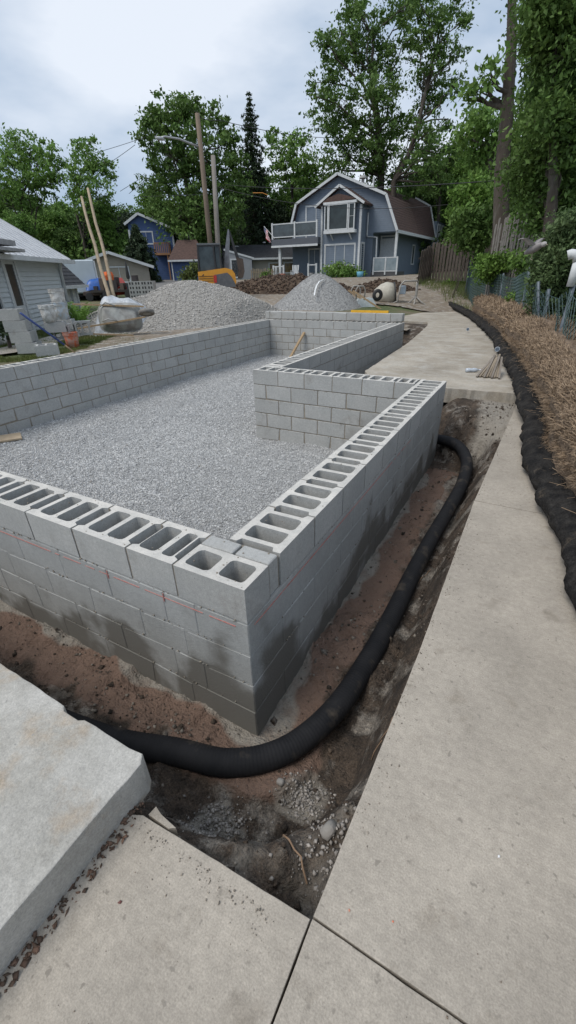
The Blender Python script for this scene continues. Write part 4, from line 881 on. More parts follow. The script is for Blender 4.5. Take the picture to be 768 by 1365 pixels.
window(HS, Matrix.Translation((0, 0, 0)), 1.35, 3.0, 3.0, 5.1, .12, 2, 1, name='balcony_door'); window(HS, Matrix.Identity(4), 1.6, 3.0, .15, 2.2, .11, 3, 1, name='porch_door')
MB().lathe([(.12,0),(.12,.35),(.3,.35),(.25,.5),(0,.55)], 12, Matrix.Translation((5.2, 2, 6.5))).build('roof_vent', flat('vent_metal', (.35,.35,.34)), HS)
MB().box(6.35, 6.45, 1, 1.1, 6.0, 6.7).build('vent_pipe', white_m, HS)
# planting along the house front and small things there
for i, (x, y, lb, c, nm) in enumerate([(-16.3, 34.0, 'round grey planter by the porch door', (.2,.2,.2), 'planter'), (-12.0, 33.6, 'light blue bucket beside the house corner', (.12,.35,.48), 'bucket'), (-18.7, 33.6, 'small brick-red planter under the balcony', (.3,.11,.07), 'planter')]):
    o = MB().lathe([(0,0),(.2,0),(.26,.42),(.22,.42),(.18,.04),(0,.04)], 16).build(nm, flat('pot%d' % i, c), None, True); o.location = (x, y, Hn(x, y)); tag(o, lb, nm)
ch = empty('garden_chair', (-17.6, 33.7, Hn(-17.6, 33.7)), .3, 'white slatted garden chair by the balcony post', 'chair')
b = MB()
for x in (-.25, .25): MB().box(x-.03, x+.03, -.3, -.24, 0, .6).build('leg', white_m, ch); MB().box(x-.03, x+.03, .2, .26, 0, .5).build('leg', white_m, ch); MB().box(x-.05, x+.05, -.32, .25, .58, .61).build('armrest', white_m, ch)
MB().box(-.26, .26, -.28, .26, .35, .39).build('seat', white_m, ch)
for k in range(5): MB().bar((-.2+.1*k, .24, .38), (-.24+.12*k, .45, 1.0), .07, .02).build('slat', white_m, ch)
# flag
fl = empty('flag', at(361, 320, 38), 0, 'American flag hanging limp from a short pole at the balcony end', 'flag')
MB().tube([(.35,0,.1),(-.55,0,.9)], .02, 6).build('pole', flat('pole_white', (.6,.6,.6)), fl)
red = flat('flag_red', (.45,.03,.05)); blu = flat('flag_blue', (.03,.05,.18)); wht = flat('flag_white', (.7,.7,.7))
def flq(u, v): return (-.55+.75*u+.1*v-.05*math.sin(v*6), .05*math.sin(u*9+v*3), .86-.62*u-1.0*v*.72)
for k in range(13):
    b = MB()
    for i in range(10):
        u0, u1 = i/10, (i+1)/10; v0, v1 = k/13, (k+1)/13
        if k < 7 and u1 <= .4: continue
        b.add([flq(u0*.5,v0),flq(u1*.5,v0),flq(u1*.5,v1),flq(u0*.5,v1)], [(0,1,2,3)])
    b.build('stripe', red if k % 2 == 0 else wht, fl)
b = MB()
for i in range(4):
    for k in range(7): b.add([flq(i/20,k/13),flq((i+1)/20,k/13),flq((i+1)/20,(k+1)/13),flq(i/20,(k+1)/13)], [(0,1,2,3)])
cn = b.build('canton', blu, fl); b = MB()
for i in range(5):
    for k in range(6):
        q = Vector(flq(.02+i*.036, .04+k*.085)); r_ = .014; b.add([q+Vector((r_*(1 if j % 2 else .45)*math.sin(j*PI/5), -.012, -r_*(1 if j % 2 else .45)*math.cos(j*PI/5))) for j in range(10)], [tuple(range(10))])
b.build('stars', wht, cn)

# --- grey clapboard house at the left
A = Vector((-11.87, 5.86, 0)); Bc = Vector((-15.25, 10.69, 0)); dv = (Bc-A).normalized(); ang = math.atan2(dv.y, dv.x); LEN = (Bc-A).length
hz = -.38
H1 = empty('clapboard_house', (A.x, A.y, hz), ang, 'pale grey clapboard cottage with a white metal roof at the left edge', 'house')
# local: x along the facade (away from us), facade plane y=0 facing -y
gs_m = mat('grey_siding', (.56,.60,.62), (.52,.555,.575), 3, 4, .65); x0 = -5.0; HT = 2.15
b = MB(); siding(b, lambda z: (x0, LEN), 0, HT, .125, .034, cut=((1.4,2.2,.2,2.05),(-.25,.75,.75,1.45))); b.build('siding', gs_m, H1)
MB().box(x0, LEN-.01, .02, 4.2, 0, HT).build('wall', gs_m, H1)
MB().box(LEN-.07, LEN+.05, -.05, .06, 0, HT-.1).build('corner_board', white_m, H1)
MB().tube([(LEN-.5,-.25,HT-.02),(LEN-.38,-.2,HT-.12),(LEN-.17,-.08,HT-.35),(LEN-.17,-.08,.12)], .055, 8).build('downspout', white_m, H1, True)
D0, D1 = 1.33, 2.27
DR = empty('door', (0,0,0)); DR.parent = H1; b = MB()
for q in ((D0,D0+.12,.05,2.1),(D1-.12,D1,.05,2.1),(D0+.12,D1-.12,2.02,2.1)): b.box(q[0], q[1], -.06, .03, q[2], q[3])
b.build('frame', white_m, DR)
MB().box(D0+.14, D1-.14, -.03, .015, .08, .88).build('panel', white_m, DR); MB().box(D0+.14, D0+.22, -.035, .015, .88, 2.02).box(D1-.22, D1-.14, -.035, .015, .88, 2.02).box(D0+.22, D1-.22, -.035, .015, 1.95, 2.02).build('stile', white_m, DR)
MB().box(D0+.22, D1-.22, -.012, .015, .88, 1.95).build('pane', mat('screen_dark', (.02,.024,.026), (.03,.035,.035), 3, 2, .3), DR)
for a, e in (((D0+.24, .12), (D1-.24, .72)), ((D1-.24, .12), (D0+.24, .72))): MB().bar((a[0], -.038, a[1]), (e[0], -.038, e[1]), .02, .05).build('cross_brace', white_m, DR)
window(H1, Matrix.Identity(4), -.2, .7, .82, 1.4, .08, 2, 1)
met_m = mat('metal_roof', (.62,.63,.64), (.54,.55,.57), 3, 4, .45, metallic=.2)
ez = HT-.02; RY = 1.7; RZ = 1.32+HT; ov = .42
b = MB(); b.add([(x0,-ov,ez+.03),(LEN+.25,-ov,ez+.03),(LEN+.25,RY,RZ),(x0,RY,RZ),(x0,-ov,ez-.02),(LEN+.25,-ov,ez-.02),(LEN+.25,RY,RZ-.05),(x0,RY,RZ-.05)], [(0,1,2,3),(7,6,5,4),(0,4,5,1),(1,5,6,2)])
b.add([(x0,RY,RZ),(LEN+.25,RY,RZ),(LEN+.25,2*RY+ov,ez),(x0,2*RY+ov,ez)], [(0,1,2,3)]); rf = b.build('roof', met_m, H1)
sl = Vector((0, RY+ov, RZ-ez-.03))
k = x0+.2
while k < LEN+.25: MB().bar((k, -ov, ez+.045), (k, RY, RZ+.015), .035, .035).build('seam', met_m, rf); k += .40
MB().prism([(0,0)], 0, 0) if 0 else None
b = MB(); b.add([(LEN,0,HT),(LEN,2*RY,HT),(LEN,RY,RZ-.08)], [(0,1,2)]); b.box(LEN-.02, LEN, 0, 2*RY, 0, HT); b.build('gable', gs_m, H1)
MB().box(x0, LEN+.27, -ov-.12, -ov, ez-.10, ez+.02).build('gutter', white_m, H1); MB().box(x0, LEN, -ov, .0, ez-.08, ez-.05).build('soffit', white_m, H1)
MB().box(LEN+.25, LEN+.29, -ov, RY, ez-.1, ez-.0).build('fascia', white_m, H1) if 0 else None
MB().box(-3, .95, -ov-.5, -ov+.1, ez+.06, ez+.13).box(-3, .85, -ov-.35, -ov+.3, ez+.2, ez+.32).build('porch_eave', mat('porch_grey', (.25,.25,.25), (.33,.33,.33), 6), H1)

MB().lathe([(0,0),(.035,0),(.035,.05),(0,.05)], 10, Matrix.Translation((3.5,-.03,.75)) @ Matrix.Rotation(PI/2, 4, 'X')).build('hose_tap', flat('tap_dark', (.05,.05,.05)), H1)
# annex, container
p = at(104, 402, 23); H2 = empty('small_garage', (p.x, p.y, -.40), ang, 'low white-sided garage with a dark shingle roof right behind the cottage', 'garage')
b = MB(); siding(b, lambda z: (-3.4, 0), 0, 1.3, .13, .02); b.build('siding', white_m, H2); MB().box(-3.4, 0, .02, 3, 0, 1.3).build('wall', white_m, H2)
shingle_roof(H2, [(-3.6,-.4,1.3),(.35,-.4,1.3),(.35,.95,2.75),(-3.6,.95,2.75)], dark_sh); MB().box(-3.6,.36,-.5,-.4,1.22,1.33).build('gutter', white_m, H2)
MB().box(-.09, .06, -.07, .05, 0, 1.25).build('corner_board', white_m, H2); MB().box(-.75,-.65,-.1,-.02,0,1.2).build('downspout', white_m, H2)
def quadbox(name, m, pl, d0, th, par=None):                    # plane outline seen at a distance, with thickness
    P = [at(x, y, d0) for x, y in pl]; off = Vector((-math.sin(YAW+.3), math.cos(YAW+.3), 0))*th
    b = MB(); n = len(P); b.add(P+[q+off for q in P], [tuple(range(n)), tuple(range(2*n-1, n-1, -1))]+[(i, i+n, (i+1) % n+n, (i+1) % n) for i in range(n)]); return b.build(name, m, par, fix=True)
p = at(126, 384, 27); TR = empty('box_trailer', (p.x, p.y, Hn(p.x, p.y)), YAW+.35, 'tall white box trailer standing behind the garage', 'trailer')
MB().cbox(-2.2, .22, 0, 5, .35, 1.85, .05).build('box', mat('trailer_white', (.50,.56,.60), (.44,.5,.54), 2), TR); MB().box(-1.6, .2, .3, 4.6, .2, .34).build('chassis', flat('chassis_dark', (.03,.03,.03)), TR)
for y in (1.0, 3.5): MB().lathe([(0,-.1),(.33,-.1),(.36,-.06),(.36,.06),(.33,.1),(0,.1)], 18, Matrix.Translation((.05,y,.36)) @ Matrix.Rotation(PI/2, 4, 'Y')).build('wheel', flat('tyre', (.03,.03,.03)), TR)
MB().bar((.245,0,.4),(.245,0,1.8),.04,.06).build('corner_post', white_m, TR)
# --- beige house
def gable_house(name, label, p, rz, w, dep, h, rise, wm, rm, base_drop=.3, ov=.35):
    E = empty(name, (p.x, p.y, Hn(p.x, p.y)-base_drop), rz, label, 'house'); b = MB()
    siding(b, lambda z: (-w/2, w/2) if z < h else (-w/2+(z-h)/rise*w/2, w/2-(z-h)/rise*w/2), 0, h+rise-.02, .15); b.build('front_siding', wm, E)
    MB().prism([(-w/2,0),(w/2,0),(w/2,h),(0,h+rise),(-w/2,h)], .02, dep).build('wall', wm, E, fix=True)
    for s in (-1, 1):
        xe = s*(w/2+ov); ze = h-ov*rise/(w/2); shingle_roof(E, [(xe,-ov,ze+.08),(xe,dep+ov,ze+.08),(0,dep+ov,h+rise+.08),(0,-ov,h+rise+.08)], rm)
        MB().bar((xe,-ov-.04,ze+.0), (0,-ov-.04,h+rise+.0), .06, .17).build('rake_board', white_m, E)
    return E
beige_m = mat('beige_siding', (.33,.30,.25), (.29,.265,.22), 3)
bp = at(152, 378, 36); E = gable_house('beige_house', 'beige single-storey gabled house with a round window left of the blue house', bp, YAW+.30, 5.0, 9, 2.70, .80, beige_m, dark_sh, 1.55)
window(E, Matrix.Identity(4), -.1, 1.1, 1.75, 2.6, .08, 2, 1)
MB().lathe([(.26,-.05),(.36,-.05),(.36,.03),(.26,.03)], 20, Matrix.Translation((-1.7,-.03,2.15)) @ Matrix.Rotation(PI/2, 4, 'X')).build('round_window', white_m, E); MB().lathe([(0,0),(.27,0)], 20, Matrix.Translation((-1.7,-.04,2.15)) @ Matrix.Rotation(PI/2, 4, 'X')).build('round_pane', glass('window_glass'), E)
MB().box(-.2,1.3,-.3,-.05,1.5,1.62).build('window_box', white_m, E)
um = empty('patio_umbrella', at(172, 376, 33), 0, 'closed dark patio umbrella in front of the beige house', 'umbrella'); um.scale = (.6,.6,.6); MB().lathe([(.14,.3),(.2,.5),(.1,1.5),(.03,2.0),(0,2.05)], 10).build('canopy', flat('umb_dark', (.03,.03,.03)), um, True); MB().tube([(0,0,-.9),(0,0,.4)], .025, 6).build('pole', flat('umb_dark', (.03,.03,.03)), um)
# --- blue tall house
bl_m = mat('blue_siding', (.065,.11,.235), (.056,.095,.20), 3)
p = at(210, 368, 46); HB = empty('tall_blue_house', (p.x, p.y, p.z-.9), YAW+.14, 'tall narrow royal-blue house with white trim and a wooden balcony', 'house')
fx = lambda z: (-1.75+.0*z, 1.75) if z < 4.35 else (-1.75+max(0, (z-4.6))*1.3 if z > 4.6 else -1.75, 1.75-(z-4.35)/1.1*2.9)
out_ = [(-1.8,0),(1.85,0),(1.85,4.4),(-.85,5.5),(-1.85,4.95)]
MB().prism(out_, 0, 6).build('wall', bl_m, HB, fix=True); b = MB(); siding(b, lambda z: (-1.8, 1.85), .0, 4.4, .16); b.build('front_siding', bl_m, HB)
for a, e in (((-2.1,4.82),(-.85,5.58)), ((-.85,5.58),(2.1,4.42))):
    shingle_roof(HB, [(a[0],-.3,a[1]+.1),(a[0],6.2,a[1]+.1),(e[0],6.2,e[1]+.1),(e[0],-.3,e[1]+.1)], dark_sh); MB().bar((a[0],-.34,a[1]),(e[0],-.34,e[1]),.06,.18).build('rake_board', white_m, HB)
for x in (-1.83, 1.83): MB().box(x-.07, x+.07, -.07, .03, 0, 4.45).build('corner_board', white_m, HB)
window(HB, Matrix.Identity(4), -.95, .05, 3.45, 4.25, .1, 2, 1)
bw_m = mat('balcony_wood', (.36,.19,.09), (.27,.14,.07), 6)
MB().box(.2, 1.5, -1.2, 0, 2.5, 2.65).build('balcony_floor', bw_m, HB); MB().box(1.2, 1.3, -1.15, -1.05, -.2, 2.5).build('balcony_post', bw_m, HB); MB().box(.2, 1.5, -1.2, -1.15, 3.35, 3.43).build('rail', bw_m, HB)
for k in range(8): MB().box(.2+k*.165, .27+k*.165, -1.2, -1.16, 2.65, 3.35).build('baluster', bw_m, HB)
for k in range(6): MB().box(1.46, 1.5, -1.1+k*.2, -1.0+k*.2, 2.65, 3.4).build('baluster', bw_m, HB)
MB().box(2.2, 3.9, 1.2, 4.5, 1.6, 4.2).build('rear_wing', bl_m, HB); MB().prism([(1.9,4.2),(4.4,3.5),(4.4,3.62),(1.9,4.36)], .8, 4.7).build('wing_roof', dark_sh, HB, fix=True); MB().bar((1.9,.76,4.25),(4.4,.76,3.56),.05,.15).build('rake_board', white_m, HB)
window(HB, Matrix.Translation((0,1.2,0)), 2.75, 3.5, 2.5, 3.1, .08, 2, 1)
# outbuilding in front: brown hipped roof
p = at(251, 366, 42); HO = empty('outbuilding', (p.x, p.y, p.z-.9), YAW+.1, 'small blue outbuilding with a brown hipped roof below the tall blue house', 'outbuilding')
MB().box(-1.2, 1.5, 0, 3, 0, 1.95).build('wall', bl_m, HO); MB().box(-1.28,-1.2,-.1,.1,0,1.95).build('corner_board', white_m, HO)
b = MB(); b.add([(-1.5,-.3,1.95),(1.8,-.3,1.95),(1.8,3.3,1.95),(-1.5,3.3,1.95),(-.7,1.2,3.45),(.9,1.2,3.45)], [(0,1,5,4),(1,2,5),(2,3,4,5),(3,0,4),(3,2,1,0)]).build('roof', brown_sh, HO)
MB().box(-1.5,1.8,-.36,-.3,1.85,1.98).build('fascia', white_m, HO); window(HO, Matrix.Identity(4), -.1, .8, .85, 1.45, .08, 2, 1)
# --- low grey houses behind the excavator
lg_m = mat('light_grey_siding', (.30,.31,.33), (.26,.27,.29), 3); tan_m = mat('tan_siding', (.40,.37,.33), (.36,.33,.29), 3)
p = at(352, 372, 44); HL = empty('low_grey_house', (p.x, p.y, p.z-.25), YAW+.05, 'low house with a long dark roof left of the gambrel house', 'house')
MB().box(-3.2, 3.6, 0, 6, 0, 1.75).build('wall', lg_m, HL); shingle_roof(HL, [(-3.4,-.5,1.85),(4.0,-.5,1.85),(2.6,3,3.05),(-3.9,3,3.05)], dark_sh); MB().box(-1.0, 4.0, -.58, -.5, 1.75, 1.9).build('fascia', white_m, HL)
MB().prism([(-3.2,0),(-1.0,0),(-1.0,1.9),(-3.2,2.5)], -1.0, -.02).build('wing', lg_m, HL, fix=True); MB().bar((-3.35,-1.04,2.55),(-.8,-1.04,1.85),.05,.14).build('rake_board', white_m, HL)
window(HL, Matrix.Translation((0,-1.0,0)), -2.75, -2.1, .5, 1.75, .12, 1, 1)
MB().box(-.95, 3.5, -.06, -.0, 0, 1.7).build('tan_wall', tan_m, HL)
am = mat('warm_window', (.25,.17,.06), (.12,.08,.035), 4, 3, .2)
for x in (.55, 1.9): window(HL, Matrix.Translation((0,-.07,0)), x, x+.8, .75, 1.45, .1, 1, 1, gm=am)
MB().lathe([(0,0),(.14,.02),(.14,.08),(0,.12)], 12, Matrix.Translation((.2,2.7,3.15))).build('satellite_dish', white_m, HL); MB().lathe([(0,0),(.12,.02),(.12,.08),(0,.12)], 12, Matrix.Translation((.75,2.7,3.15))).build('satellite_dish', white_m, HL)
p = at(318, 372, 47); E = gable_house('grey_cottage', 'small grey gabled cottage mostly hidden behind the excavator boom', p, YAW+.1, 4.2, 6, 1.8, .9, lg_m, dark_sh, .1); window(E, Matrix.Identity(4), .5, 1.4, .6, 1.4, .1)
# small picket rail in front of it
def picket(name, label, pts, hh, sp_, w, m, tilt=0, rails=(.25, .8), grp=None, base=None, th=.02):
    E = empty(name, (0,0,0), 0, label, 'fence', grp)
    for (a, b) in zip(pts[:-1], pts[1:]):
        a = Vector(a); b = Vector(b); n = max(2, int((b-a).length/sp_)); d = (b-a).normalized(); L0 = (b-a).length
        for i in range(n):
            q = a.lerp(b, (i+.5)/n); s = Vector((d.y, -d.x, 0)); h_ = hh*random.uniform(.95, 1.04); t_ = random.uniform(-.03, .03)+tilt
            o = MB().add([q-d*w/2, q+d*w/2, q+d*(w/2+h_*t_)+Vector((0,0,h_)), q+d*(h_*t_)+Vector((0,0,h_+w*.4)), q+d*(-w/2+h_*t_)+Vector((0,0,h_)),
                  q-d*w/2+s*th, q+d*w/2+s*th, q+d*(w/2+h_*t_)+Vector((0,0,h_))+s*th, q+d*(h_*t_)+Vector((0,0,h_+w*.4))+s*th, q+d*(-w/2+h_*t_)+Vector((0,0,h_))+s*th],
                  [(0,1,2,3,4),(9,8,7,6,5),(0,5,6,1),(1,6,7,2),(2,7,8,3),(3,8,9,4),(4,9,5,0)]).build('picket', m, E)
        for r_ in rails: MB().bar(a+Vector((0,0,hh*r_))+Vector((d.y,-d.x,0))*-.03, b+Vector((0,0,hh*r_))+Vector((d.y,-d.x,0))*-.03, .03, .07).build('rail', m, E)
    return E
p0 = at(335, 376, 39); p1 = at(366, 376, 38); p0.z -= .1; p1.z -= .1
picket('picket_fence', 'small unpainted picket fence in front of the low dark-roofed house', [p0, p1], 1.0, .16, .08, mat('weathered_pine', (.24,.20,.14), (.17,.14,.10), 8))
fw = mat('dark_fence_wood', (.10,.080,.065), (.06,.048,.04), 8, 5, .9)
p0 = at(556, 373, 29); p1 = at(572, 368, 30.5); p2 = at(628, 366, 27.5); p0.z -= .35; p1.z -= .25; p2.z -= .3
E = picket('board_fence', 'tall dark brown board fence at the end of the straw bale row', [p1, p2], 1.95, .27, .20, fw, rails=(.3, .85), th=.03)
a, b = p0, p1
picket('board_gate', 'dark leaning gate panel at the left end of the brown board fence', [p0, p1], 1.75, .22, .17, fw, tilt=.10, th=.03)
wf = mat('silver_fence_wood', (.24,.22,.20), (.15,.135,.12), 8)
q = [at(657, 341, 19), at(690, 332, 17.5), at(728, 318, 16)]
sf = sum(v.z+1.0-Hn(v.x, v.y) for v in q)/3
for v in q: v.z = v.z+1.0-sf
picket('stockade_fence', 'weathered grey picket fence climbing the wooded slope at the right', q, sf, .165, .105, wf, tilt=-.05)
# ---------------------------------------------------------------- excavator
p = at(288, 388, 25.5); EX = empty('mini_excavator', (p.x, p.y, p.z-.40), YAW+.12, 'yellow-orange mini excavator behind the coarse gravel pile', 'excavator'); EX.scale = (1.06,1.06,1.06)
or_m = mat('excavator_orange', (.72,.33,.03), (.60,.27,.03), 4, 4, .45); dk = flat('machine_dark', (.035,.036,.04)); gy = mat('machine_grey', (.10,.105,.115), (.14,.145,.15), 5)
for y in (-.75, .55):
    MB().prism([(-1.0,.12),(-.85,0),(.85,0),(1.0,.12),(1.0,.36),(.85,.46),(-.85,.46),(-1.0,.36)], y, y+.35).build('track', dk, EX, fix=True)
MB().box(-.5,.5,-.45,.6,.3,.55).build('undercarriage', dk, EX)
MB().prism([(-.75,.60),(.98,.60),(1.02,.80),(.98,1.12),(.85,1.28),(.55,1.36),(-.75,1.22)], -.72, .72).build('body', or_m, EX, fix=True)
MB().prism([(.0,.56),(.98,.56),(.98,.66),(.80,1.0),(.62,1.16),(.0,1.08)], -.755, -.722).build('side_panel', gy, EX, fix=True)
MB().box(-.04,.10,-.77,-.757,.76,1.06).build('red_panel', flat('red_panel', (.5,.04,.03)), EX)
for z in (.82, .92, 1.02): MB().box(-.72,-.06,-.735,-.722,z,z+.025).build('vent_slat', flat('slot_dark', (.12,.06,.02)), EX)
CB = MB(); z0, z1 = 1.22, 2.28
for x, y in ((-.70,-.62),(.10,-.62),(-.70,.4),(.28,.4),(.38,-.60)): CB.bar((x,y,z0),(x+(.06 if x < 0 else -.04),y,z1),.07,.07)
CB.bar((-.64,-.62,z1),(.34,-.6,z1-.03),.07,.07).bar((-.64,.4,z1),(.3,.4,z1),.07,.07).bar((-.64,-.62,z1),(-.64,.4,z1),.07,.07).bar((.34,-.6,z1-.03),(.3,.4,z1),.07,.07)
cab_ = CB.build('cab_frame', dk, EX); MB().box(-.68,.38,-.66,.44,z1+.02,z1+.08).build('cab_roof', flat('cab_roof', (.16,.17,.18)), EX)
cg = mat('cab_glass', (.03,.04,.045), (.07,.09,.10), 1.5, 3, .15, spec=.4)
for q in ((-.62,.06,-.63,-.62),(.14,.32,-.62,-.61),(-.62,.26,.4,.41)): MB().box(q[0], q[1], q[2], q[3], z0+.05, z1-.05).build('window', cg, cab_)
MB().box(-.66,-.65,-.56,.36,z0+.05,z1-.05).build('window', cg, cab_)
MB().box(-.45,-.05,-.3,.2,1.2,1.4).box(-.15,-.02,-.3,.2,1.4,1.95).build('seat', dk, cab_)
bm_m = mat('boom_grey', (.22,.235,.26), (.15,.16,.18), 6)
MB().prism([(.46,1.1),(.70,1.1),(.78,1.9),(.86,2.45),(.86,2.9),(.80,2.92),(.62,2.2)], -.28, -.12).build('boom', bm_m, EX, fix=True)
MB().tube([(.50,.0,1.5),(.84,-.1,2.8)], .045, 8).build('ram', flat('ram_steel', (.4,.42,.44), .3, .5), EX)
MB().prism([(.82,2.9),(.90,2.85),(1.25,1.75),(1.12,1.65),(.98,2.2)], -.27, -.13).build('dipper_arm', dk, EX, fix=True)
MB().prism([(1.1,1.8),(1.42,1.72),(1.46,1.2),(1.36,.92),(1.12,.9),(1.18,1.25)], -.42, .05).build('digging_bucket', mat('rusty_steel', (.10,.075,.06), (.06,.05,.045), 7), EX, fix=True)
MB().tube([(-.3,-.5,1.3),(-.55,-.78,1.05)], .02, 6).build('mirror_arm', dk, EX)
# bins, car, pallet of blocks, hydrant, small things by the road
p = at(133, 388, 26.5); DB = empty('dump_trailer', (p.x, p.y, Hn(p.x, p.y)), YAW+.3, 'low trailer loaded under a bright blue tarp', 'trailer'); DB.scale = (.68,.68,.75)
MB().cbox(-1.2, .65, 0, 2, .35, .6, .03).build('deck', flat('deck_brown', (.07,.05,.04)), DB)
o = grid('tarp', np.linspace(-.95, .6, 16), np.linspace(0, 1.8, 14), lambda X, Y: .62+.75*np.clip(1-np.abs((X+.17)/.8)**5, 0, 1)*np.clip(1-np.abs((Y-.9)/.92)**5, 0, 1)+fbm(X, Y, 3)*.15, mat('blue_tarp', (.02,.11,.42), (.015,.08,.3), 5, 4, .4), True, None, DB)
for x in (-.8, .3): MB().lathe([(0,-.08),(.26,-.08),(.28,0),(.26,.08),(0,.08)], 16, Matrix.Translation((x,-.02,.28)) @ Matrix.Rotation(PI/2, 4, 'X')).build('wheel', flat('tyre', (.03,.03,.03)), DB)
p = at(149, 386, 27.5); CR = empty('red_car', (p.x, p.y, Hn(p.x, p.y)), YAW-.6, 'red hatchback parked nose-out beside the blue tarp', 'car'); CR.scale = (.72,.72,.72)
rd_m = mat('car_red', (.42,.05,.035), (.36,.045,.03), 3, 3, .3)
MB().prism([(-1.6,.3),(1.6,.3),(1.7,.55),(1.62,.8),(.85,.92),(.45,1.38),(-.9,1.42),(-1.5,.95),(-1.65,.6)], -.75, .75).build('body', rd_m, CR, fix=True)
MB().prism([(.80,.92),(.43,1.33),(.0,1.35),(0,.92)], -.76, .76).prism([(-.08,.92),(-.08,1.35),(-.85,1.36),(-1.2,.95)], -.76, .76).build('window', glass('car_glass'), CR, fix=True)
for x in (-1.05, 1.05):
    for y in (-.7, .7): MB().lathe([(0,-.1),(.27,-.1),(.3,0),(.27,.1),(0,.1)], 16, Matrix.Translation((x,y,.3)) @ Matrix.Rotation(PI/2, 4, 'X')).build('wheel', flat('tyre', (.03,.03,.03)), CR)
for y in (-.55, .55): MB().box(1.66,1.70,y-.12,y+.12,.6,.72).build('headlight', flat('lamp_clear', (.6,.6,.55), .2), CR)
p = at(144, 367, 24.5); MBx = MB(); o = MBx.lathe([(0,0),(.22,.0),(.26,.2),(.2,.34),(0,.36)], 12).build('tarp_bundle', mat('orange_cloth', (.75,.16,.04), (.6,.12,.04), 9)); o.location = p-Vector((0,0,.2)); tag(o, 'bright orange cloth bundle on the loaded trailer by the two poles', 'bundle')
p = at(160, 389, 26); TT = empty('flat_trailer', (p.x, p.y, Hn(p.x, p.y)), YAW+.1, 'dark flatbed trailer with odds and ends in front of the beige house', 'trailer')
MB().box(-1.4, 1.0, 0, 1.2, .42, .52).build('deck', flat('deck_dark', (.04,.035,.03)), TT)
for i in range(7): MB().box(-1.3+i*.33, -1.12+i*.33, .1, .9, .52, .7+random.random()*.5).build('crate', flat('crate%d' % (i % 3), ((.05,.04,.04),(.12,.09,.07),(.03,.04,.05))[i % 3]), TT)
for x in (-.6, .5): MB().lathe([(0,-.08),(.27,-.08),(.28,0),(.27,.08),(0,.08)], 16, Matrix.Translation((x,-.02,.28)) @ Matrix.Rotation(PI/2, 4, 'X')).build('wheel', flat('tyre', (.03,.03,.03)), TT)
p = at(189, 389, 25.5); PL = empty('block_pallet', (p.x, p.y, Hn(p.x, p.y)), YAW+.1, 'pallet stacked with grey hollow blocks beside the road', 'block pallet')
MB().box(-.62,.62,-.02,1.0,0,.12).build('pallet', wood_m, PL)
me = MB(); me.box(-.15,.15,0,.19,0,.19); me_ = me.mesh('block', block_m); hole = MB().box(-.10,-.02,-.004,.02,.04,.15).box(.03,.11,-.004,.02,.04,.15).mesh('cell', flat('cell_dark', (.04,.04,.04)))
for k in range(4):
    for i in range(4):
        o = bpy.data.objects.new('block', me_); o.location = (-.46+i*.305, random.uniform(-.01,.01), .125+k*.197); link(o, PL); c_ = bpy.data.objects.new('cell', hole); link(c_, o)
    MB().box(-.61,.61,.2,.95,.125+k*.197,.31+k*.197).build('block_row', block_m, PL)
p = at(205, 388, 26.5); HY = empty('fire_hydrant', (p.x, p.y, p.z-.35), 0, 'small yellow fire hydrant where the road meets the gravel pile', 'hydrant'); ye = flat('hydrant_yellow', (.65,.48,.04))
MB().lathe([(.12,0),(.12,.05),(.08,.06),(.08,.42),(.10,.43),(.10,.47),(.07,.55),(.02,.6),(.02,.63),(0,.63)], 14).build('barrel', ye, HY, True)
for s in (-1, 1): MB().lathe([(0,0),(.045,0),(.045,.09),(0,.09)], 10, Matrix.Translation((s*.06,0,.33)) @ Matrix.Rotation(s*PI/2, 4, 'Y')).build('outlet', ye, HY)
# road up the hill behind the pile
road_m = mat('road_asphalt', (.19,.185,.18), (.15,.145,.14), 5, 5, .9, .3, 40)
rc = [at(212, 388, 27), at(208, 380, 31), at(212, 373, 35), at(228, 367, 41), at(246, 361, 48), at(262, 356, 60)]; rp = spline([(q.x, q.y, 0) for q in rc], .5); vs = []
for i, q in enumerate(rp):
    d = (rp[min(i+1, len(rp)-1)]-rp[max(i-1, 0)]).normalized(); u = Vector((d.y, -d.x, 0))
    for s in (-1.6, -.8, 0, .8, 1.6): v = q+u*s; vs.append((v.x, v.y, Hn(v.x, v.y)+.06))
fs = [(i*5+j, i*5+j+1, i*5+j+6, i*5+j+5) for i in range(len(rp)-1) for j in range(4)]; tag(MB().add(vs, fs).build('road', road_m), kind='structure')
# worn earth round the site and concrete path at the left, drawn as thin raised sheets
def patch(name, poly, m, dz, st=.25, kind='structure'):
    P = [Vector(q) for q in poly]; xs_ = np.arange(min(q.x for q in P), max(q.x for q in P), st); ys_ = np.arange(min(q.y for q in P), max(q.y for q in P), st)
    def inside(cx, cy):
        r_ = np.zeros(len(cx), bool); j = len(P)-1; ex = cx+fbm(cx, cy, 1.3, 3)*.5; ey = cy+fbm(cx+50, cy, 1.3, 3)*.5
        for i in range(len(P)):
            a, b = P[i], P[j]; c_ = ((a.y > ey) != (b.y > ey)) & (ex < (b.x-a.x)*(ey-a.y)/((b.y-a.y) or 1e-9)+a.x); r_ ^= c_; j = i
        return r_
    o = grid(name, xs_, ys_, lambda X, Y: H(X, Y)+dz+fbm(X, Y, 3, 3)*.012, m, True, inside); tag(o, kind=kind); return o
earth_m = mat('worn_earth', (.25,.205,.155), (.17,.135,.10), 1.6, 7, .95, .6, 40, c3=(.33,.31,.28), s3=5, lo3=.5, hi3=.65, bd=.03)
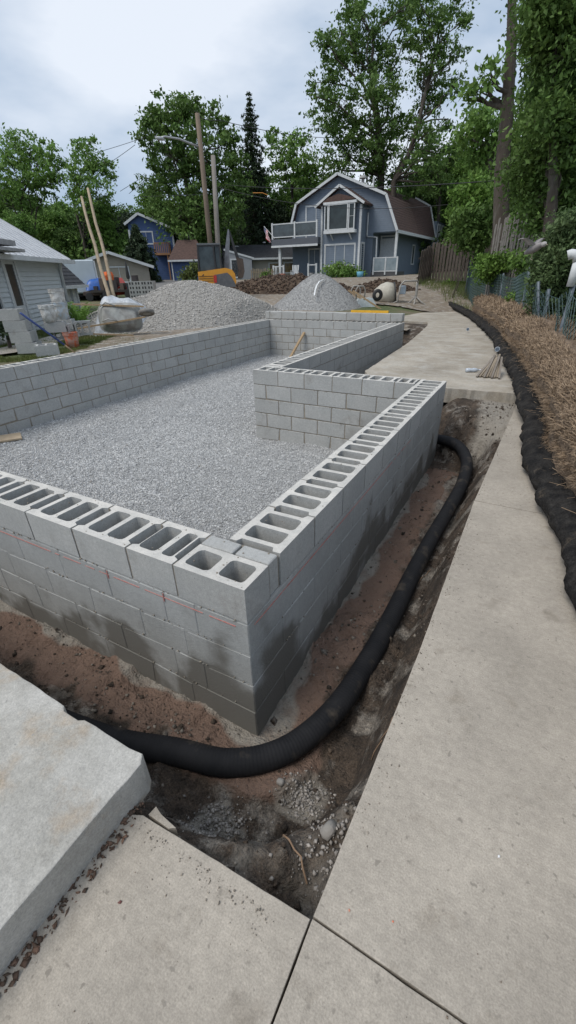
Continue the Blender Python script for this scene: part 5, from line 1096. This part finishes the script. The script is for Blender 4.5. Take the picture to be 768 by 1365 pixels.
patch('worn_earth', [(-7.4,5.2),(-6.8,4.0),(-6.75,11.25),(-2.7,11.3),(-2.7,13.6),(-6.8,14.8),(-6.8,17.6),(-1.2,17.8),(-2.0,20.5),(-3.8,24.8),(-4.5,30),(-9,35),(-24,30),(-22,20),(-14,14.5),(-9.5,10),(-8.6,7.3)], earth_m, .05, .12)
cp = mat('path_concrete', (.40,.37,.32), (.33,.30,.26), 3, 6, .92, .3, 60)
a = atz(0, 474, -.12); b = atz(28, 466, -.12)
def strip(name, pts, w, m, dz):
    sp2 = spline([(q[0], q[1], 0) for q in pts], .3); vs = []
    for i, q in enumerate(sp2):
        d = (sp2[min(i+1, len(sp2)-1)]-sp2[max(i-1, 0)]).normalized(); u = Vector((d.y, -d.x, 0))
        for s in (-w/2, 0, w/2): v = q+u*s; vs.append((v.x, v.y, Hn(v.x, v.y)+dz))
    o = MB().add(vs, [(i*3+j, i*3+j+1, i*3+j+4, i*3+j+3) for i in range(len(sp2)-1) for j in range(2)]).build(name, m); return tag(o, kind='structure')
q0 = atz(0, 473, -.14); q1 = atz(60, 452, -.14); q2 = atz(120, 437, -.14)
strip('path', [(q0.x-1.2, q0.y-1.7), (q0.x, q0.y), (q1.x, q1.y), (q2.x, q2.y), (q2.x+.6, q2.y+3)], 1.0, cp, .055)

# ---------------------------------------------------------------- poles, lamp, wires
pole_m = mat('pole_wood', (.20,.155,.115), (.14,.105,.08), 4, 5, .9, .4, 50, stretch=(1,1,.2)); pole2_m = mat('pole_grey_wood', (.27,.245,.22), (.19,.17,.15), 4, 5, .9, .4, 50, stretch=(1,1,.2))
def upole(t_, b_, d, r, m, label):
    a = at(*b_, d); b = at(*t_, d); a = a-(b-a).normalized()*1.6
    e_ = empty('utility_pole', a, 0, label, 'utility pole'); MB().tube([(0,0,0), (b-a)*.5, b-a], [r, r*.9, r*.78], 12).build('pole_shaft', m, e_, True); return e_, a, b
U1, a1, b1 = upole((263,151), (285,372), 33, .17, pole_m, 'brown leaning utility pole carrying the street light arm')
U2, a2, b2 = upole((284,207), (293,372), 33, .17, pole2_m, 'shorter pale grey wooden pole just right of the lamp pole')
am_ = at(266, 196, 33); ah = at(212, 183, 32.2)
la = empty('street_light', am_, 0, 'street light with a long grey arm reaching left from the brown pole', 'street light'); D_ = ah-am_
MB().tube([(0,0,0), D_*.5+Vector((0,0,.15)), D_*.85+Vector((0,0,.10)), D_*.96], [.06,.055,.05,.05], 8).build('arm', flat('lamp_arm', (.42,.43,.44), .4, .3), la, True)
MB().lathe([(0,0),(.12,.01),(.17,.08),(.10,.15),(0,.17)], 12, Matrix.Translation(D_*.98-Vector((0,0,.12))) @ Matrix.Scale(1.7, 4, D_.normalized())).build('lamp_head', flat('lamp_head', (.45,.46,.47)), la, True)
wire_m = flat('cable_black', (.02,.02,.022))
def cable(label, a, b, sag=.4, r=.018, extra=None):
    P = [a.lerp(b, t)-Vector((0,0,sag*4*t*(1-t))) for t in np.linspace(0, 1, 14)]; o = MB().tube(P, r, 5).build('power_line', wire_m, None, True); tag(o, label, 'cable'); return o
cable('upper cable running right from the top of the brown pole', at(292,160,33), at(470,183,52), .3); cable('cable from the pole top to its first insulator', b1-Vector((0,0,.1)), at(292,160,33), .1)
cable('upper left cable rising from the trees to the brown pole', at(74,217,60), at(196,182,45), .1); cable('lower left cable beside the upper left one', at(100,240,60), at(180,193,45), .2)
cable('long cable crossing above the gambrel house roof', at(300,246,40), at(672,240,22), .25); cable('lower cable crossing the gambrel house front', at(286,248,33), at(672,262,30), .8, .015)
cable('short steep cable left of the blue house, left one', at(160,255,55), at(192,235,50), 0, .02); cable('short steep cable left of the blue house, right one', at(172,258,55), at(196,238,50), 0, .02)
o = MB().tube([at(337,257,34), at(350,257,34), at(357,260,34)], .022, 6).build('cable_sleeve', flat('sleeve_orange', (.6,.25,.04))); tag(o, 'orange sleeve clipped on the lower cable', 'cable sleeve')
o = MB().tube([a1.lerp(b1,.62)+Vector((.2,0,0)), at(186,262,38)], .012, 5).build('guy_wire', wire_m); tag(o, 'thin guy wire running left from the grey poles', 'cable')

# ---------------------------------------------------------------- ornament and white vent pipe at the right
p = at(712, 330, 9.0); GB = empty('garden_gull', p, YAW-1.2, 'grey-white gull with lifted wings hanging over the shrubs', 'bird'); GB.scale = (.72,.72,.72)
gm_ = mat('gull_grey', (.26,.24,.235), (.19,.175,.17), 16); gw = mat('gull_white', (.42,.40,.39), (.33,.31,.30), 16)
# local x: towards head
MB().lathe([(0,-.26),(.04,-.22),(.075,-.08),(.085,.05),(.06,.17),(.035,.23)], 14, Matrix.Translation((0,0,-.02)) @ Matrix.Rotation(R(70), 4, 'Y')).build('body', gm_, GB, True)
MB().lathe([(0,-.06),(.045,-.04),(.055,0),(.045,.04),(0,.065)], 12, Matrix.Translation((.24,0,.05)) @ Matrix.Rotation(R(80), 4, 'Y')).build('head', gw, GB, True)
MB().lathe([(.015,0),(0,.07)], 8, Matrix.Translation((.30,0,.045)) @ Matrix.Rotation(R(105), 4, 'Y')).build('beak', flat('beak', (.2,.17,.12)), GB)
for s in (-1, 1):
    pts = []; rows = []
    for i in range(8):
        t = i/7; y = s*(.05+.34*t); xc = -.02-.10*t; ch = .16*(1-t**2)+.03; z = .06+.12*math.sin(t*2.2)
        rows.append([(xc+ch*.5, y, z), (xc, y, z+.025*(1-t)), (xc-ch*.6, y, z-.01), (xc, y, z-.01)])
    vs = [q for r_ in rows for q in r_]; fs = [(i*4+k, i*4+(k+1) % 4, (i+1)*4+(k+1) % 4, (i+1)*4+k) for i in range(7) for k in range(4)]+[(28,29,30,31)]
    MB().add(vs, fs).build('wing', gm_ if s > 0 else gw, GB, True)
MB().add([(-.2,-.03,.0),(-.2,.03,.0),(-.36,.07,-.06),(-.36,-.07,-.06),(-.28,0,-.045)], [(0,1,2,3),(0,4,1),(1,4,2),(2,4,3),(3,4,0)]).build('tail', gw, GB)
MB().tube([(0,0,-.08),(-.02,0,-.22),(.03,0,-.24)], .008, 5).build('leg', flat('gull_leg', (.3,.25,.2)), GB)
a = at(760, 384, 8.0); b = at(771, 345, 8.0); VP = empty('vent_pipe', a-Vector((0,0,.3)), 0, 'white plastic vent pipe with an elbow at the right edge behind the fence', 'pipe'); pv = flat('pvc_white', (.66,.68,.68))
a0 = a-Vector((0,0,.3)); pipe_v = MB().tube([Vector((0,0,.32)), b-a0], .055, 14).build('pipe_shaft', pv, VP, True)
lft = (at(757, 344, 8.0)-b).normalized(); MB().tube([b-a0-Vector((0,0,.02)), b-a0+lft*.03+Vector((0,0,.05)), b-a0+lft*.10+Vector((0,0,.05)), b-a0+lft*.14+Vector((0,0,.03))], .065, 14).build('elbow', pv, VP, True)

# ---------------------------------------------------------------- foliage
def leafm(name, c1, c2, isl=.35, tr=.3): return mat(name, c1, c2, .9, 4, .6, isl=isl, trans=tr, spec=.25)
lf_dark = leafm('leaf_dark', (.085,.16,.04), (.135,.215,.056)); lf_mid = leafm('leaf_mid', (.12,.225,.052), (.18,.29,.07)); lf_bright = leafm('leaf_bright', (.16,.27,.055), (.12,.22,.046)); lf_olive = leafm('leaf_olive', (.13,.16,.05), (.08,.11,.03)); lf_con = leafm('needles', (.03,.052,.026), (.05,.075,.036), tr=.08); lf_pale = leafm('leaf_pale', (.13,.19,.08), (.08,.13,.045))
bark_m = mat('bark', (.095,.078,.062), (.05,.040,.032), 6, 6, .95, .9, 22, stretch=(1,1,.25), bd=.03, c3=(.17,.155,.135), s3=3, lo3=.55, hi3=.7)
def leaves(P, size, droop=.3, asp=.55, fold=True):            # P (n,3) -> leaf-shaped folded quads
    n = len(P); a = rng.normal(size=(n, 3)); a[:, 2] -= droop; a /= np.linalg.norm(a, axis=1, keepdims=True)
    b = rng.normal(size=(n, 3)); b[:, 2] *= .5; b -= a*(a*b).sum(1, keepdims=True); b /= np.linalg.norm(b, axis=1, keepdims=True); c = np.cross(a, b)
    s = (size*(.6+.8*rng.random(n)))[:, None]
    V = np.stack([P-a*s*.5, P+b*s*asp*.5+c*s*.10, P+a*s*.5, P-b*s*asp*.5+c*s*.10], 1).reshape(-1, 3)
    i = 4*np.arange(n)[:, None]
    return V, i+np.array([0, 1, 2, 3])
def blob(c, r, ncl, per, spread, sq=.8, shell=.35):           # leaf clusters in a lobe: mostly near its surface
    d = rng.normal(size=(ncl, 3)); d /= np.linalg.norm(d, axis=1, keepdims=True); q = (shell+(1-shell)*rng.random((ncl, 1))**.5)*r
    nz_ = 1+.35*np.sin(d[:, :1]*5+c[0])*np.cos(d[:, 1:2]*4+c[1]); cl = np.asarray(c)+d*q*nz_*np.array([1, 1, sq])
    P = (cl[:, None]+rng.normal(0, 1, (ncl, per, 3))*spread*(.5+rng.random((ncl, 1, 1)))*np.array([1, 1, .55])).reshape(-1, 3)
    return cl, P
def limb(b, p0, p1, r0, r1, kink=.12, n=5, seg=6):
    p0 = Vector(p0); p1 = Vector(p1); L_ = (p1-p0).length; P = [p0]
    for i in range(1, n): t = i/n; P.append(p0.lerp(p1, t)+Vector((random.gauss(0,1), random.gauss(0,1), random.gauss(0,.6)))*L_*kink*.4+Vector((0,0,math.sin(t*PI)*L_*.06)))
    P.append(p1); b.tube(P, [r0+(r1-r0)*i/n for i in range(n+1)], seg, False); return P
def tree(name, label, base, trunk, lobes, lm, leaf, ncl=90, per=14, spread=.28, r0=.22, cat='tree', group=None, dens=1., twigs=6, bark=None, shell=.35):
    """trunk: list of points rel. to base; lobes: (x,y,z,r) rel. to base"""
    e_ = empty(name, base, 0, label, cat, group); b = MB(); n = len(trunk)
    b.tube(trunk, [r0*(1-.8*i/(n-1)) for i in range(n)], 10, False); Ps = []
    for (x, y, z, r) in lobes:
        k = min(range(n), key=lambda i: (Vector(trunk[i])-Vector((x, y, z-r*1.6-.15*abs(Vector((x, y)).length)))).length); q = limb(b, trunk[k], (x, y, z), r0*(1-.8*k/(n-1))*.5, r0*.10, n=5)
        nc = max(6, int(ncl*dens*(r**1.6))); cl, P = blob((x, y, z), r, nc, per, spread, shell=shell); Ps.append(P)
        for t in cl[rng.integers(0, len(cl), twigs)]: limb(b, q[-1-random.randint(0, 2)], t, r0*.09, r0*.02, n=3, seg=4)
    b.build('trunk', bark or bark_m, e_, True); V, F = leaves(np.concatenate(Ps), leaf); np_mesh('crown', V, F, lm, e_); return e_
# the two tall maples behind the gambrel house
def lobes_px(L_, d, base, dd=2.5, k=1.):
    o = []
    for px, py, r in L_:
        dq = d+random.uniform(-dd, dd); p = at(px, py, dq)-base; s = math.hypot(px-384, py-682)/FPX; o.append((p.x, p.y, p.z, r*k*d/FPX/math.sqrt(1+.15*s*s)))
    return o
D1_ = 47; base = at(508, 300, D1_); base.z = Hn(base.x, base.y)-.2
Tk = lambda pts, d, base: [tuple(at(x, y, d)-base) for x, y in pts]
LA = [(455,42,24),(440,62,20),(485,15,22),(500,45,26),(470,75,28),(440,105,24),(425,130,16),(500,95,30),(535,65,22),(540,25,22),(460,140,28),(435,165,20),(495,140,30),(525,120,22),(475,175,28),(450,200,24),(500,190,28),(530,165,20),(485,215,26),(515,225,24),(545,5,15),(470,5,18),(450,225,22)]
tree('tall_maple', 'tall open-crowned maple with an upright trunk behind the gambrel house roof', base, [(0,0,0)]+Tk([(508,235),(507,190),(500,150),(495,100),(498,50)], D1_, base), lobes_px(LA, D1_, base), lf_dark, .25, ncl=9, per=38, spread=.25, r0=.36, twigs=6, shell=.15)
base = at(528, 300, D1_-2); base.z = Hn(base.x, base.y)-.2
LB = [(575,25,20),(600,15,18),(615,30,14),(590,50,20),(615,62,12),(575,75,20),(600,90,16),(560,55,14),(585,115,18),(565,105,16),(610,112,9),(560,145,18),(585,140,14),(545,185,22),(570,175,16),(560,215,20),(580,228,18),(545,235,22),(590,205,10),(575,245,18),(560,5,16),(600,160,8)]
tree('tall_maple', 'slimmer maple leaning right beside the upright one behind the gambrel house', base, [(0,0,0)]+Tk([(525,243),(545,205),(558,165),(568,120),(580,70),(588,30)], D1_-2, base), lobes_px(LB, D1_-2, base), lf_dark, .24, ncl=9, per=34, spread=.23, r0=.26, twigs=7, shell=.15)
# right trunks and near foliage
D2 = 20.5; base = at(668, 330, D2); base.z = Hn(base.x, base.y)-.3
e_ = tree('tall_trunk_tree', 'very tall bare-trunked tree right of the gambrel house, its trunk running out of the top', base, [(0,0,0)]+Tk([(668,310),(669,230),(676,150),(682,60),(683,-30),(686,-160)], D2, base), lobes_px([(655,100,12),(640,118,10),(622,132,6),(700,200,10)], D2, base, 1.0), lf_mid, .22, ncl=40, per=12, spread=.28, r0=.34, twigs=5)
D3 = 30; base = at(655, 330, D3); base.z = Hn(base.x, base.y)-.3
tree('branching_tree', 'mid-green tree with fine arching branches filling the gap left of the bare trunk', base, [(0,0,0)]+Tk([(660,250),(650,200),(630,170)], D3, base), lobes_px([(645,160,18),(628,170,16),(650,185,20),(616,182,8),(636,205,14),(655,215,20),(700,170,16),(650,245,16),(700,250,22),(695,210,16)], D3, base, 1.5), lf_mid, .24, ncl=45, per=14, spread=.28, r0=.2, twigs=7)
RL = [(745,20,32),(770,60,36),(735,60,22),(748,110,32),(770,150,36),(735,160,24),(750,200,30),(715,200,16),(765,230,34),(712,235,28),(740,265,28),(765,285,24),(715,290,16),(740,-10,26),(765,-20,36)]
D4 = 15.5; base = at(735, 345, D4); base.z = Hn(base.x, base.y)-.3
tree('dark_maple', 'dense dark maple filling the upper right corner', base, [(0,0,0)]+Tk([(732,300),(738,240),(735,150),(742,60),(745,-60)], D4, base), lobes_px(RL, D4+.5, base, 1.6, 1.05), lf_dark, .125, ncl=130, per=24, spread=.20, r0=.17, twigs=4)
base = at(712, 345, 22); base.z = Hn(base.x, base.y)-.3
tree('slope_tree', 'second leafy tree on the slope between the bare trunk and the dark maple', base, [(0,0,0)]+Tk([(716,260),(722,190),(726,120),(730,40),(735,-60)], 22, base), lobes_px([(725,120,20),(745,60,26),(712,170,16),(735,170,26),(708,240,16),(760,110,26),(722,60,14),(760,200,26),(730,10,20),(765,10,26),(700,300,14)], 22, base, 1.2, 1.1), lf_mid, .15, ncl=100, per=21, spread=.22, r0=.22, twigs=4)
# shrubs on the slope
def shrub(name, label, px, py, d, Ls, lm, leaf, ncl, per=12, spread=.16, cat='shrub', dd=.6, k=1.):
    base = at(px, py, d); base.z = min(base.z, Hn(base.x, base.y))-.05; return tree(name, label, base, [(0,0,0),(.05,0,.3),(.1,.02,.7)], lobes_px(Ls, d, base, dd, k), lm, leaf, ncl, per, spread, r0=.05, twigs=4, cat=cat)
shrub('shrub', 'yellow-green shrub against the rear roof of the gambrel house', 615, 340, 25, [(616,258,11),(634,258,18),(640,275,22),(626,290,16),(650,300,22),(628,275,20)], lf_bright, .19, 110)
shrub('shrub', 'dark bush under the yellow-green shrub beside the board fence', 610, 350, 23, [(612,312,12),(624,320,14),(640,315,20),(622,292,12),(640,295,18),(660,290,16)], lf_dark, .18, 120)
shrub('shrub', 'bright green shrub above the netting between the first fence posts', 672, 372, 18.3, [(655,352,12),(668,352,12),(682,350,12),(660,368,12),(676,366,13),(650,362,9),(690,362,12),(690,378,10),(645,350,9)], lf_bright, .12, 260, spread=.12)
shrub('shrub', 'low dark-green bush in front of the grey picket fence', 712, 385, 15.5, [(700,345,12),(708,360,14),(722,350,14),(706,380,14),(722,378,16),(735,330,12),(735,365,14)], lf_mid, .11, 330, spread=.10)
shrub('willow_shrub', 'feathery pale-leaved shrub hanging over the fence at the right edge', 755, 430, 10.5, [(745,325,20),(765,300,18),(730,345,14),(760,350,22),(740,370,18),(768,385,20),(735,395,16),(755,410,18),(765,330,18),(722,372,10),(768,430,16),(745,435,16),(725,415,12)], lf_pale, .075, 900, spread=.07, dd=.4)
shrub('shrub', 'tangle of green stems low behind the netting at the right', 735, 470, 14.0, [(715,420,14),(735,445,14),(760,465,16),(700,410,12),(690,400,10),(750,450,16)], lf_mid, .08, 700, spread=.08, dd=.3)
shrub('shrub', 'long green weeds behind the netting beside the board fence', 600, 385, 29, [(600,380,7),(620,380,10),(640,385,12),(655,392,10),(610,385,8),(630,392,8)], lf_bright, .14, 260, spread=.14)
# plants near the houses
shrub('flower_bed', 'row of flowering shrubs below the front window of the gambrel house', 455, 375, 38, [(440,362,7),(452,358,8),(465,360,7),(476,364,6),(458,366,8)], lf_mid, .2, 110, cat='flower bed', spread=.2)
shrub('shrub', 'small green bush beside the little picket fence', 357, 378, 38, [(357,368,6),(352,372,4)], lf_bright, .18, 150, spread=.15)
shrub('shrub', 'sprawling olive bush at the foot of the utility poles', 262, 372, 30, [(255,362,7),(268,358,8),(280,362,8),(246,368,5)], lf_olive, .18, 120, spread=.15)
shrub('shrub', 'dark low hedge left of the excavator cab', 252, 380, 33, [(245,374,5),(258,376,5)], lf_dark, .18, 120, spread=.15)
# fern
fp_ = at(105, 415, 15.5); fe = empty('fern', (fp_.x, fp_.y, Hn(fp_.x, fp_.y)), 0, 'bushy green fern on the grass by the cottage corner', 'fern'); V_ = []; 
for i in range(60):
    a = random.uniform(0, 2*PI); l = random.uniform(.5, .95); h_ = random.uniform(.35, .85); b = MB()
    for k in range(12):
        t = k/12; t2 = (k+1)/12; w = .075*math.sin(PI*min(1, t+.12)); pt = lambda t: Vector((math.cos(a)*l*t, math.sin(a)*l*t, h_*math.sin(t*2.3)))
        s = Vector((-math.sin(a), math.cos(a), 0)); q = pt(t); q2 = pt(t2)
        b.add([q, q+s*w+(q2-q)*.8, q2], [(0,1,2)]); b.add([q, q2, q-s*w+(q2-q)*.8], [(0,1,2)])
    b.build('frond', lf_bright, fe)
shrub('shrub', 'small dark evergreen shrub against the cottage siding', 8, 448, 11.5, [(6,430,8),(10,440,8)], lf_con, .1, 500, spread=.08)
for i, (px, py) in enumerate(((2, 457), (9, 456), (17, 451), (22, 456))):
    q = atz(px, py, -.2); o = stones('garden_stone', [(0,0,0)], [.12+.04*(i == 2)], mat('pale_rock', (.5,.48,.44), (.3,.29,.27), 5)); o.location = (q.x, q.y, -.18); bm = bmesh.new(); bm.from_mesh(o.data); bmesh.ops.subdivide_edges(bm, edges=bm.edges, cuts=2, use_grid_fill=True, smooth=.9); bm.to_mesh(o.data); bm.free()
    tag(o, 'pale rounded stone edging the bed along the cottage wall', 'stone', 'edging stones by the cottage')
# left and centre tree line
def cluster_tree(lab, name, px, d, hpx, L_, lm, leaf=.34, dens=22, r0=.25, dd=2.5, group=None, shell=.25, sp=.34, k=1., tw=5):
    base = at(px, 360, d); base.z = Hn(base.x, base.y)-.3; top = at(px, hpx, d)-base
    return tree(name, lab, base, [(0,0,0), (.1,.1,top.z*.35), (-.1,0,top.z*.65), tuple(top*.92)], lobes_px(L_, d, base, dd, k), lm, leaf*.9, dens*.6, 24, sp*.75, r0=r0, twigs=tw, group=group, shell=shell)
cluster_tree('broad tree with open branches at the far left skyline', 'broadleaf_tree', 52, 55, 200, [(20,200,18),(45,205,20),(70,215,16),(30,230,22),(60,240,18),(10,225,18),(5,250,22),(75,240,10),(40,260,22),(15,190,8)], lf_mid, .34, 20)
cluster_tree('slim tree with a sparse tufted crown left of the lamp pole', 'broadleaf_tree', 118, 52, 192, [(108,198,12),(120,190,8),(118,215,14),(105,225,12),(130,230,12),(145,222,8),(110,245,14),(128,255,16),(150,235,5),(120,275,18),(104,262,12)], lf_mid, .30, 24, .18)
cluster_tree('large rounded tree behind the brown lamp pole', 'broadleaf_tree', 262, 46, 150, [(230,150,20),(205,165,16),(200,185,14),(250,150,20),(280,160,22),(240,185,28),(270,195,30),(220,215,26),(300,190,20),(210,245,26),(250,230,30),(290,235,28),(312,215,16),(225,275,28),(265,275,30),(300,270,26),(195,160,8),(238,138,8),(210,150,8),(320,250,20),(250,310,30),(290,310,28)], lf_dark, .34, 24, .4)
cluster_tree('broadleaf tree right of the spruce on the skyline', 'broadleaf_tree', 392, 50, 200, [(375,200,16),(395,190,14),(405,215,20),(380,225,20),(415,240,18),(395,250,22),(370,255,20),(420,265,20),(362,185,8),(400,280,24),(375,290,22)], lf_mid, .34, 24)
cluster_tree('rounded bright-green tree behind the rear roof of the gambrel house', 'broadleaf_tree', 622, 58, 200, [(618,218,22),(598,232,18),(638,232,18),(615,245,22),(595,252,16),(640,250,16)], lf_bright, .28, 60, .2, 1.5, sp=.3)
cluster_tree('tall dark tree half hidden between the maples and the bright tree', 'broadleaf_tree', 575, 52, 180, [(570,190,16),(590,215,16),(560,220,20),(605,200,10),(580,245,18),(545,245,20)], lf_dark, .34, 26)
# spruce and the dark conifer by the blue house
def conifer(label, px, ptop, pbot, d, rbot, lm, n=30, leaf=.3, dens=1., name='spruce', droop=.25):
    base = at(px, pbot, d); base.z = Hn(base.x, base.y)-.2; hgt = (at(px, ptop, d)-base).z
    e_ = empty(name, base, 0, label, 'conifer'); b = MB(); b.tube([(0,0,0), (0,0,hgt*.5), (0,0,hgt*.99)], [.22,.13,.02], 8, False); P = []
    for i in range(n):
        t = (i+.5)/n; z = hgt*(.06+.93*t); r = rbot*(1-t)**.85*random.uniform(.65, 1.15)+.12; m_ = 7
        for j in range(m_):
            a = 2*PI*j/m_+i*.9+random.uniform(-.3, .3); rr_ = r*random.uniform(.6, 1.1); tip = Vector((math.cos(a)*rr_, math.sin(a)*rr_, z-droop*rr_)); b.tube([(0,0,z), tip], [.03*(1-t)+.01, .006], 4, False)
            k = max(5, int(rr_*26*dens)); s = rng.random(k)**.7; w = rng.normal(0, 1, (k, 3))*np.array([.12,.12,.08])*(.4+rr_*.35); P.append(np.array([0,0,z])*(1-s[:, None])+np.array(tip)*s[:, None]+w)
    b.build('trunk', bark_m, e_, True); V, F = leaves(np.concatenate(P), leaf, .5, .35); np_mesh('crown', V, F, lm, e_); return e_
conifer('tall narrow spruce standing clear above the tree line', 342, 118, 330, 50, 3.4, lf_con, 40, .32, 1.1)
conifer('bushy dark conifer in front of the blue house', 191, 298, 368, 38, 1.9, lf_con, 26, .26, 2.4, 'bushy_conifer')
# the wood behind everything: variants copied, each its own tree
def wood_variant(i, lm):
    base = Vector((0, 0, 0)); h = random.uniform(9, 11); Lb = []
    for k in range(15):
        z = h*random.uniform(.28, .98); rmax = 3.2*math.sin(min(1, (1.15-z/h)*1.4)*PI/2)+.3; a = random.uniform(0, 2*PI); q = rmax*random.uniform(.2, .8); Lb.append((q*math.cos(a), q*math.sin(a), z, random.uniform(1.2, 1.9)))
    return tree('woodland_tree', 'x', base, [(0,0,0),(.1,0,h*.4),(0,.1,h*.7),(0,0,h*.95)], Lb, lm, .36, 17, 20, .30, r0=.2, twigs=3)
vts = [wood_variant(i, m_) for i, m_ in enumerate((lf_dark, lf_mid, lf_mid, lf_dark, lf_bright, lf_con))]
spots = []
for row, (d, n, sc, y_) in enumerate(((52, 20, .50, 0), (60, 24, .58, 0), (72, 26, .68, 0), (90, 26, .82, 0))):
    for i in range(n):
        px = -60+(900*(i+.5+random.uniform(-.3, .3))/n); spots.append((px, d+random.uniform(-3, 3), sc*random.uniform(.8, 1.2)*(1.45 if px > 330 else 1.18), row))
used = [False]*6
for (px, d, sc, row) in spots:
    if row == 0 and (270 < px < 300): continue
    q = at(px, 362, d); k = random.choices(range(6), (5, 5, 4, 4, 2, 1))[0]
    if used[k]: o = copy_tree(vts[k])
    else: o = vts[k]; used[k] = True
    o.location = (q.x, q.y, Hn(q.x, q.y)-.4); o.rotation_euler = (0, 0, random.uniform(0, 6.28)); o.scale = (sc, sc, sc*random.uniform(.9, 1.1))
    tag(o, ('dark green','mid-green','mid-green','deep green','bright green','blackish green')[k]+' broadleaf tree in the '+('front','second','third','rearmost')[row]+' rank of the wood behind the houses', 'tree', 'trees of the wood behind the houses')
for k in range(6):
    if not used[k]:
        for c_ in list(vts[k].children): bpy.data.objects.remove(c_)
        bpy.data.objects.remove(vts[k])
# understorey closing the foot of the wood
P = []
for i in range(1500):
    px = rng.uniform(-80, 860); d = rng.uniform(49, 58); q = at(px, 360, d); P.append(np.array([q.x, q.y, Hn(q.x, q.y)+rng.uniform(0, 2.6)])+rng.normal(0, .5, (12, 3)))
V, F = leaves(np.concatenate(P), .45); tag(np_mesh('undergrowth', V, F, lf_dark), kind='stuff')
# grass blades where the lawn shows near the camera
def grass(n, xr, yr, h0, lm, cond=None):
    x, y = rng.uniform(*xr, n), rng.uniform(*yr, n); k = fbm(x, y, 1.5, 3) > -.08
    if cond is not None: k &= cond(x, y)
    x = x[k]; y = y[k]; z = H(x, y); n = len(x); a = rng.uniform(0, 2*PI, n); h = h0*(.5+rng.random(n)); w = .006+.004*rng.random(n)
    ux, uy = np.cos(a)*w, np.sin(a)*w; lx, ly = rng.normal(0, .35, n)*h, rng.normal(0, .35, n)*h
    V = np.stack([np.stack([x-ux, y-uy, z], 1), np.stack([x+ux, y+uy, z], 1), np.stack([x+lx, y+ly, z+h], 1)], 1).reshape(-1, 3); F = 3*np.arange(n)[:, None]+np.array([0, 1, 2])
    return V, F
gls = [grass(30000, (-9.5, -6.5), (1.5, 6.5), .05, None, lambda x, y: x < -6.52), grass(40000, (-16, -8.5), (5, 13), .07, None, lambda x, y: (x+y*.95 < -1.8+1.2)), grass(9000, (1.2, 5), (4, 26), .3, None), grass(12000, (-6, 1), (12, 30), .35, None, lambda x, y: x > 1.1-.0105*np.clip(y, 0, 40)**2+.2)]
V = np.concatenate([g[0] for g in gls]); off = np.cumsum([0]+[len(g[0]) for g in gls[:-1]]); F = np.concatenate([g[1]+o_ for g, o_ in zip(gls, off)])
tag(np_mesh('grass', V, F, leafm('grass_blade', (.10,.145,.035), (.16,.17,.06), .3)), kind='stuff')
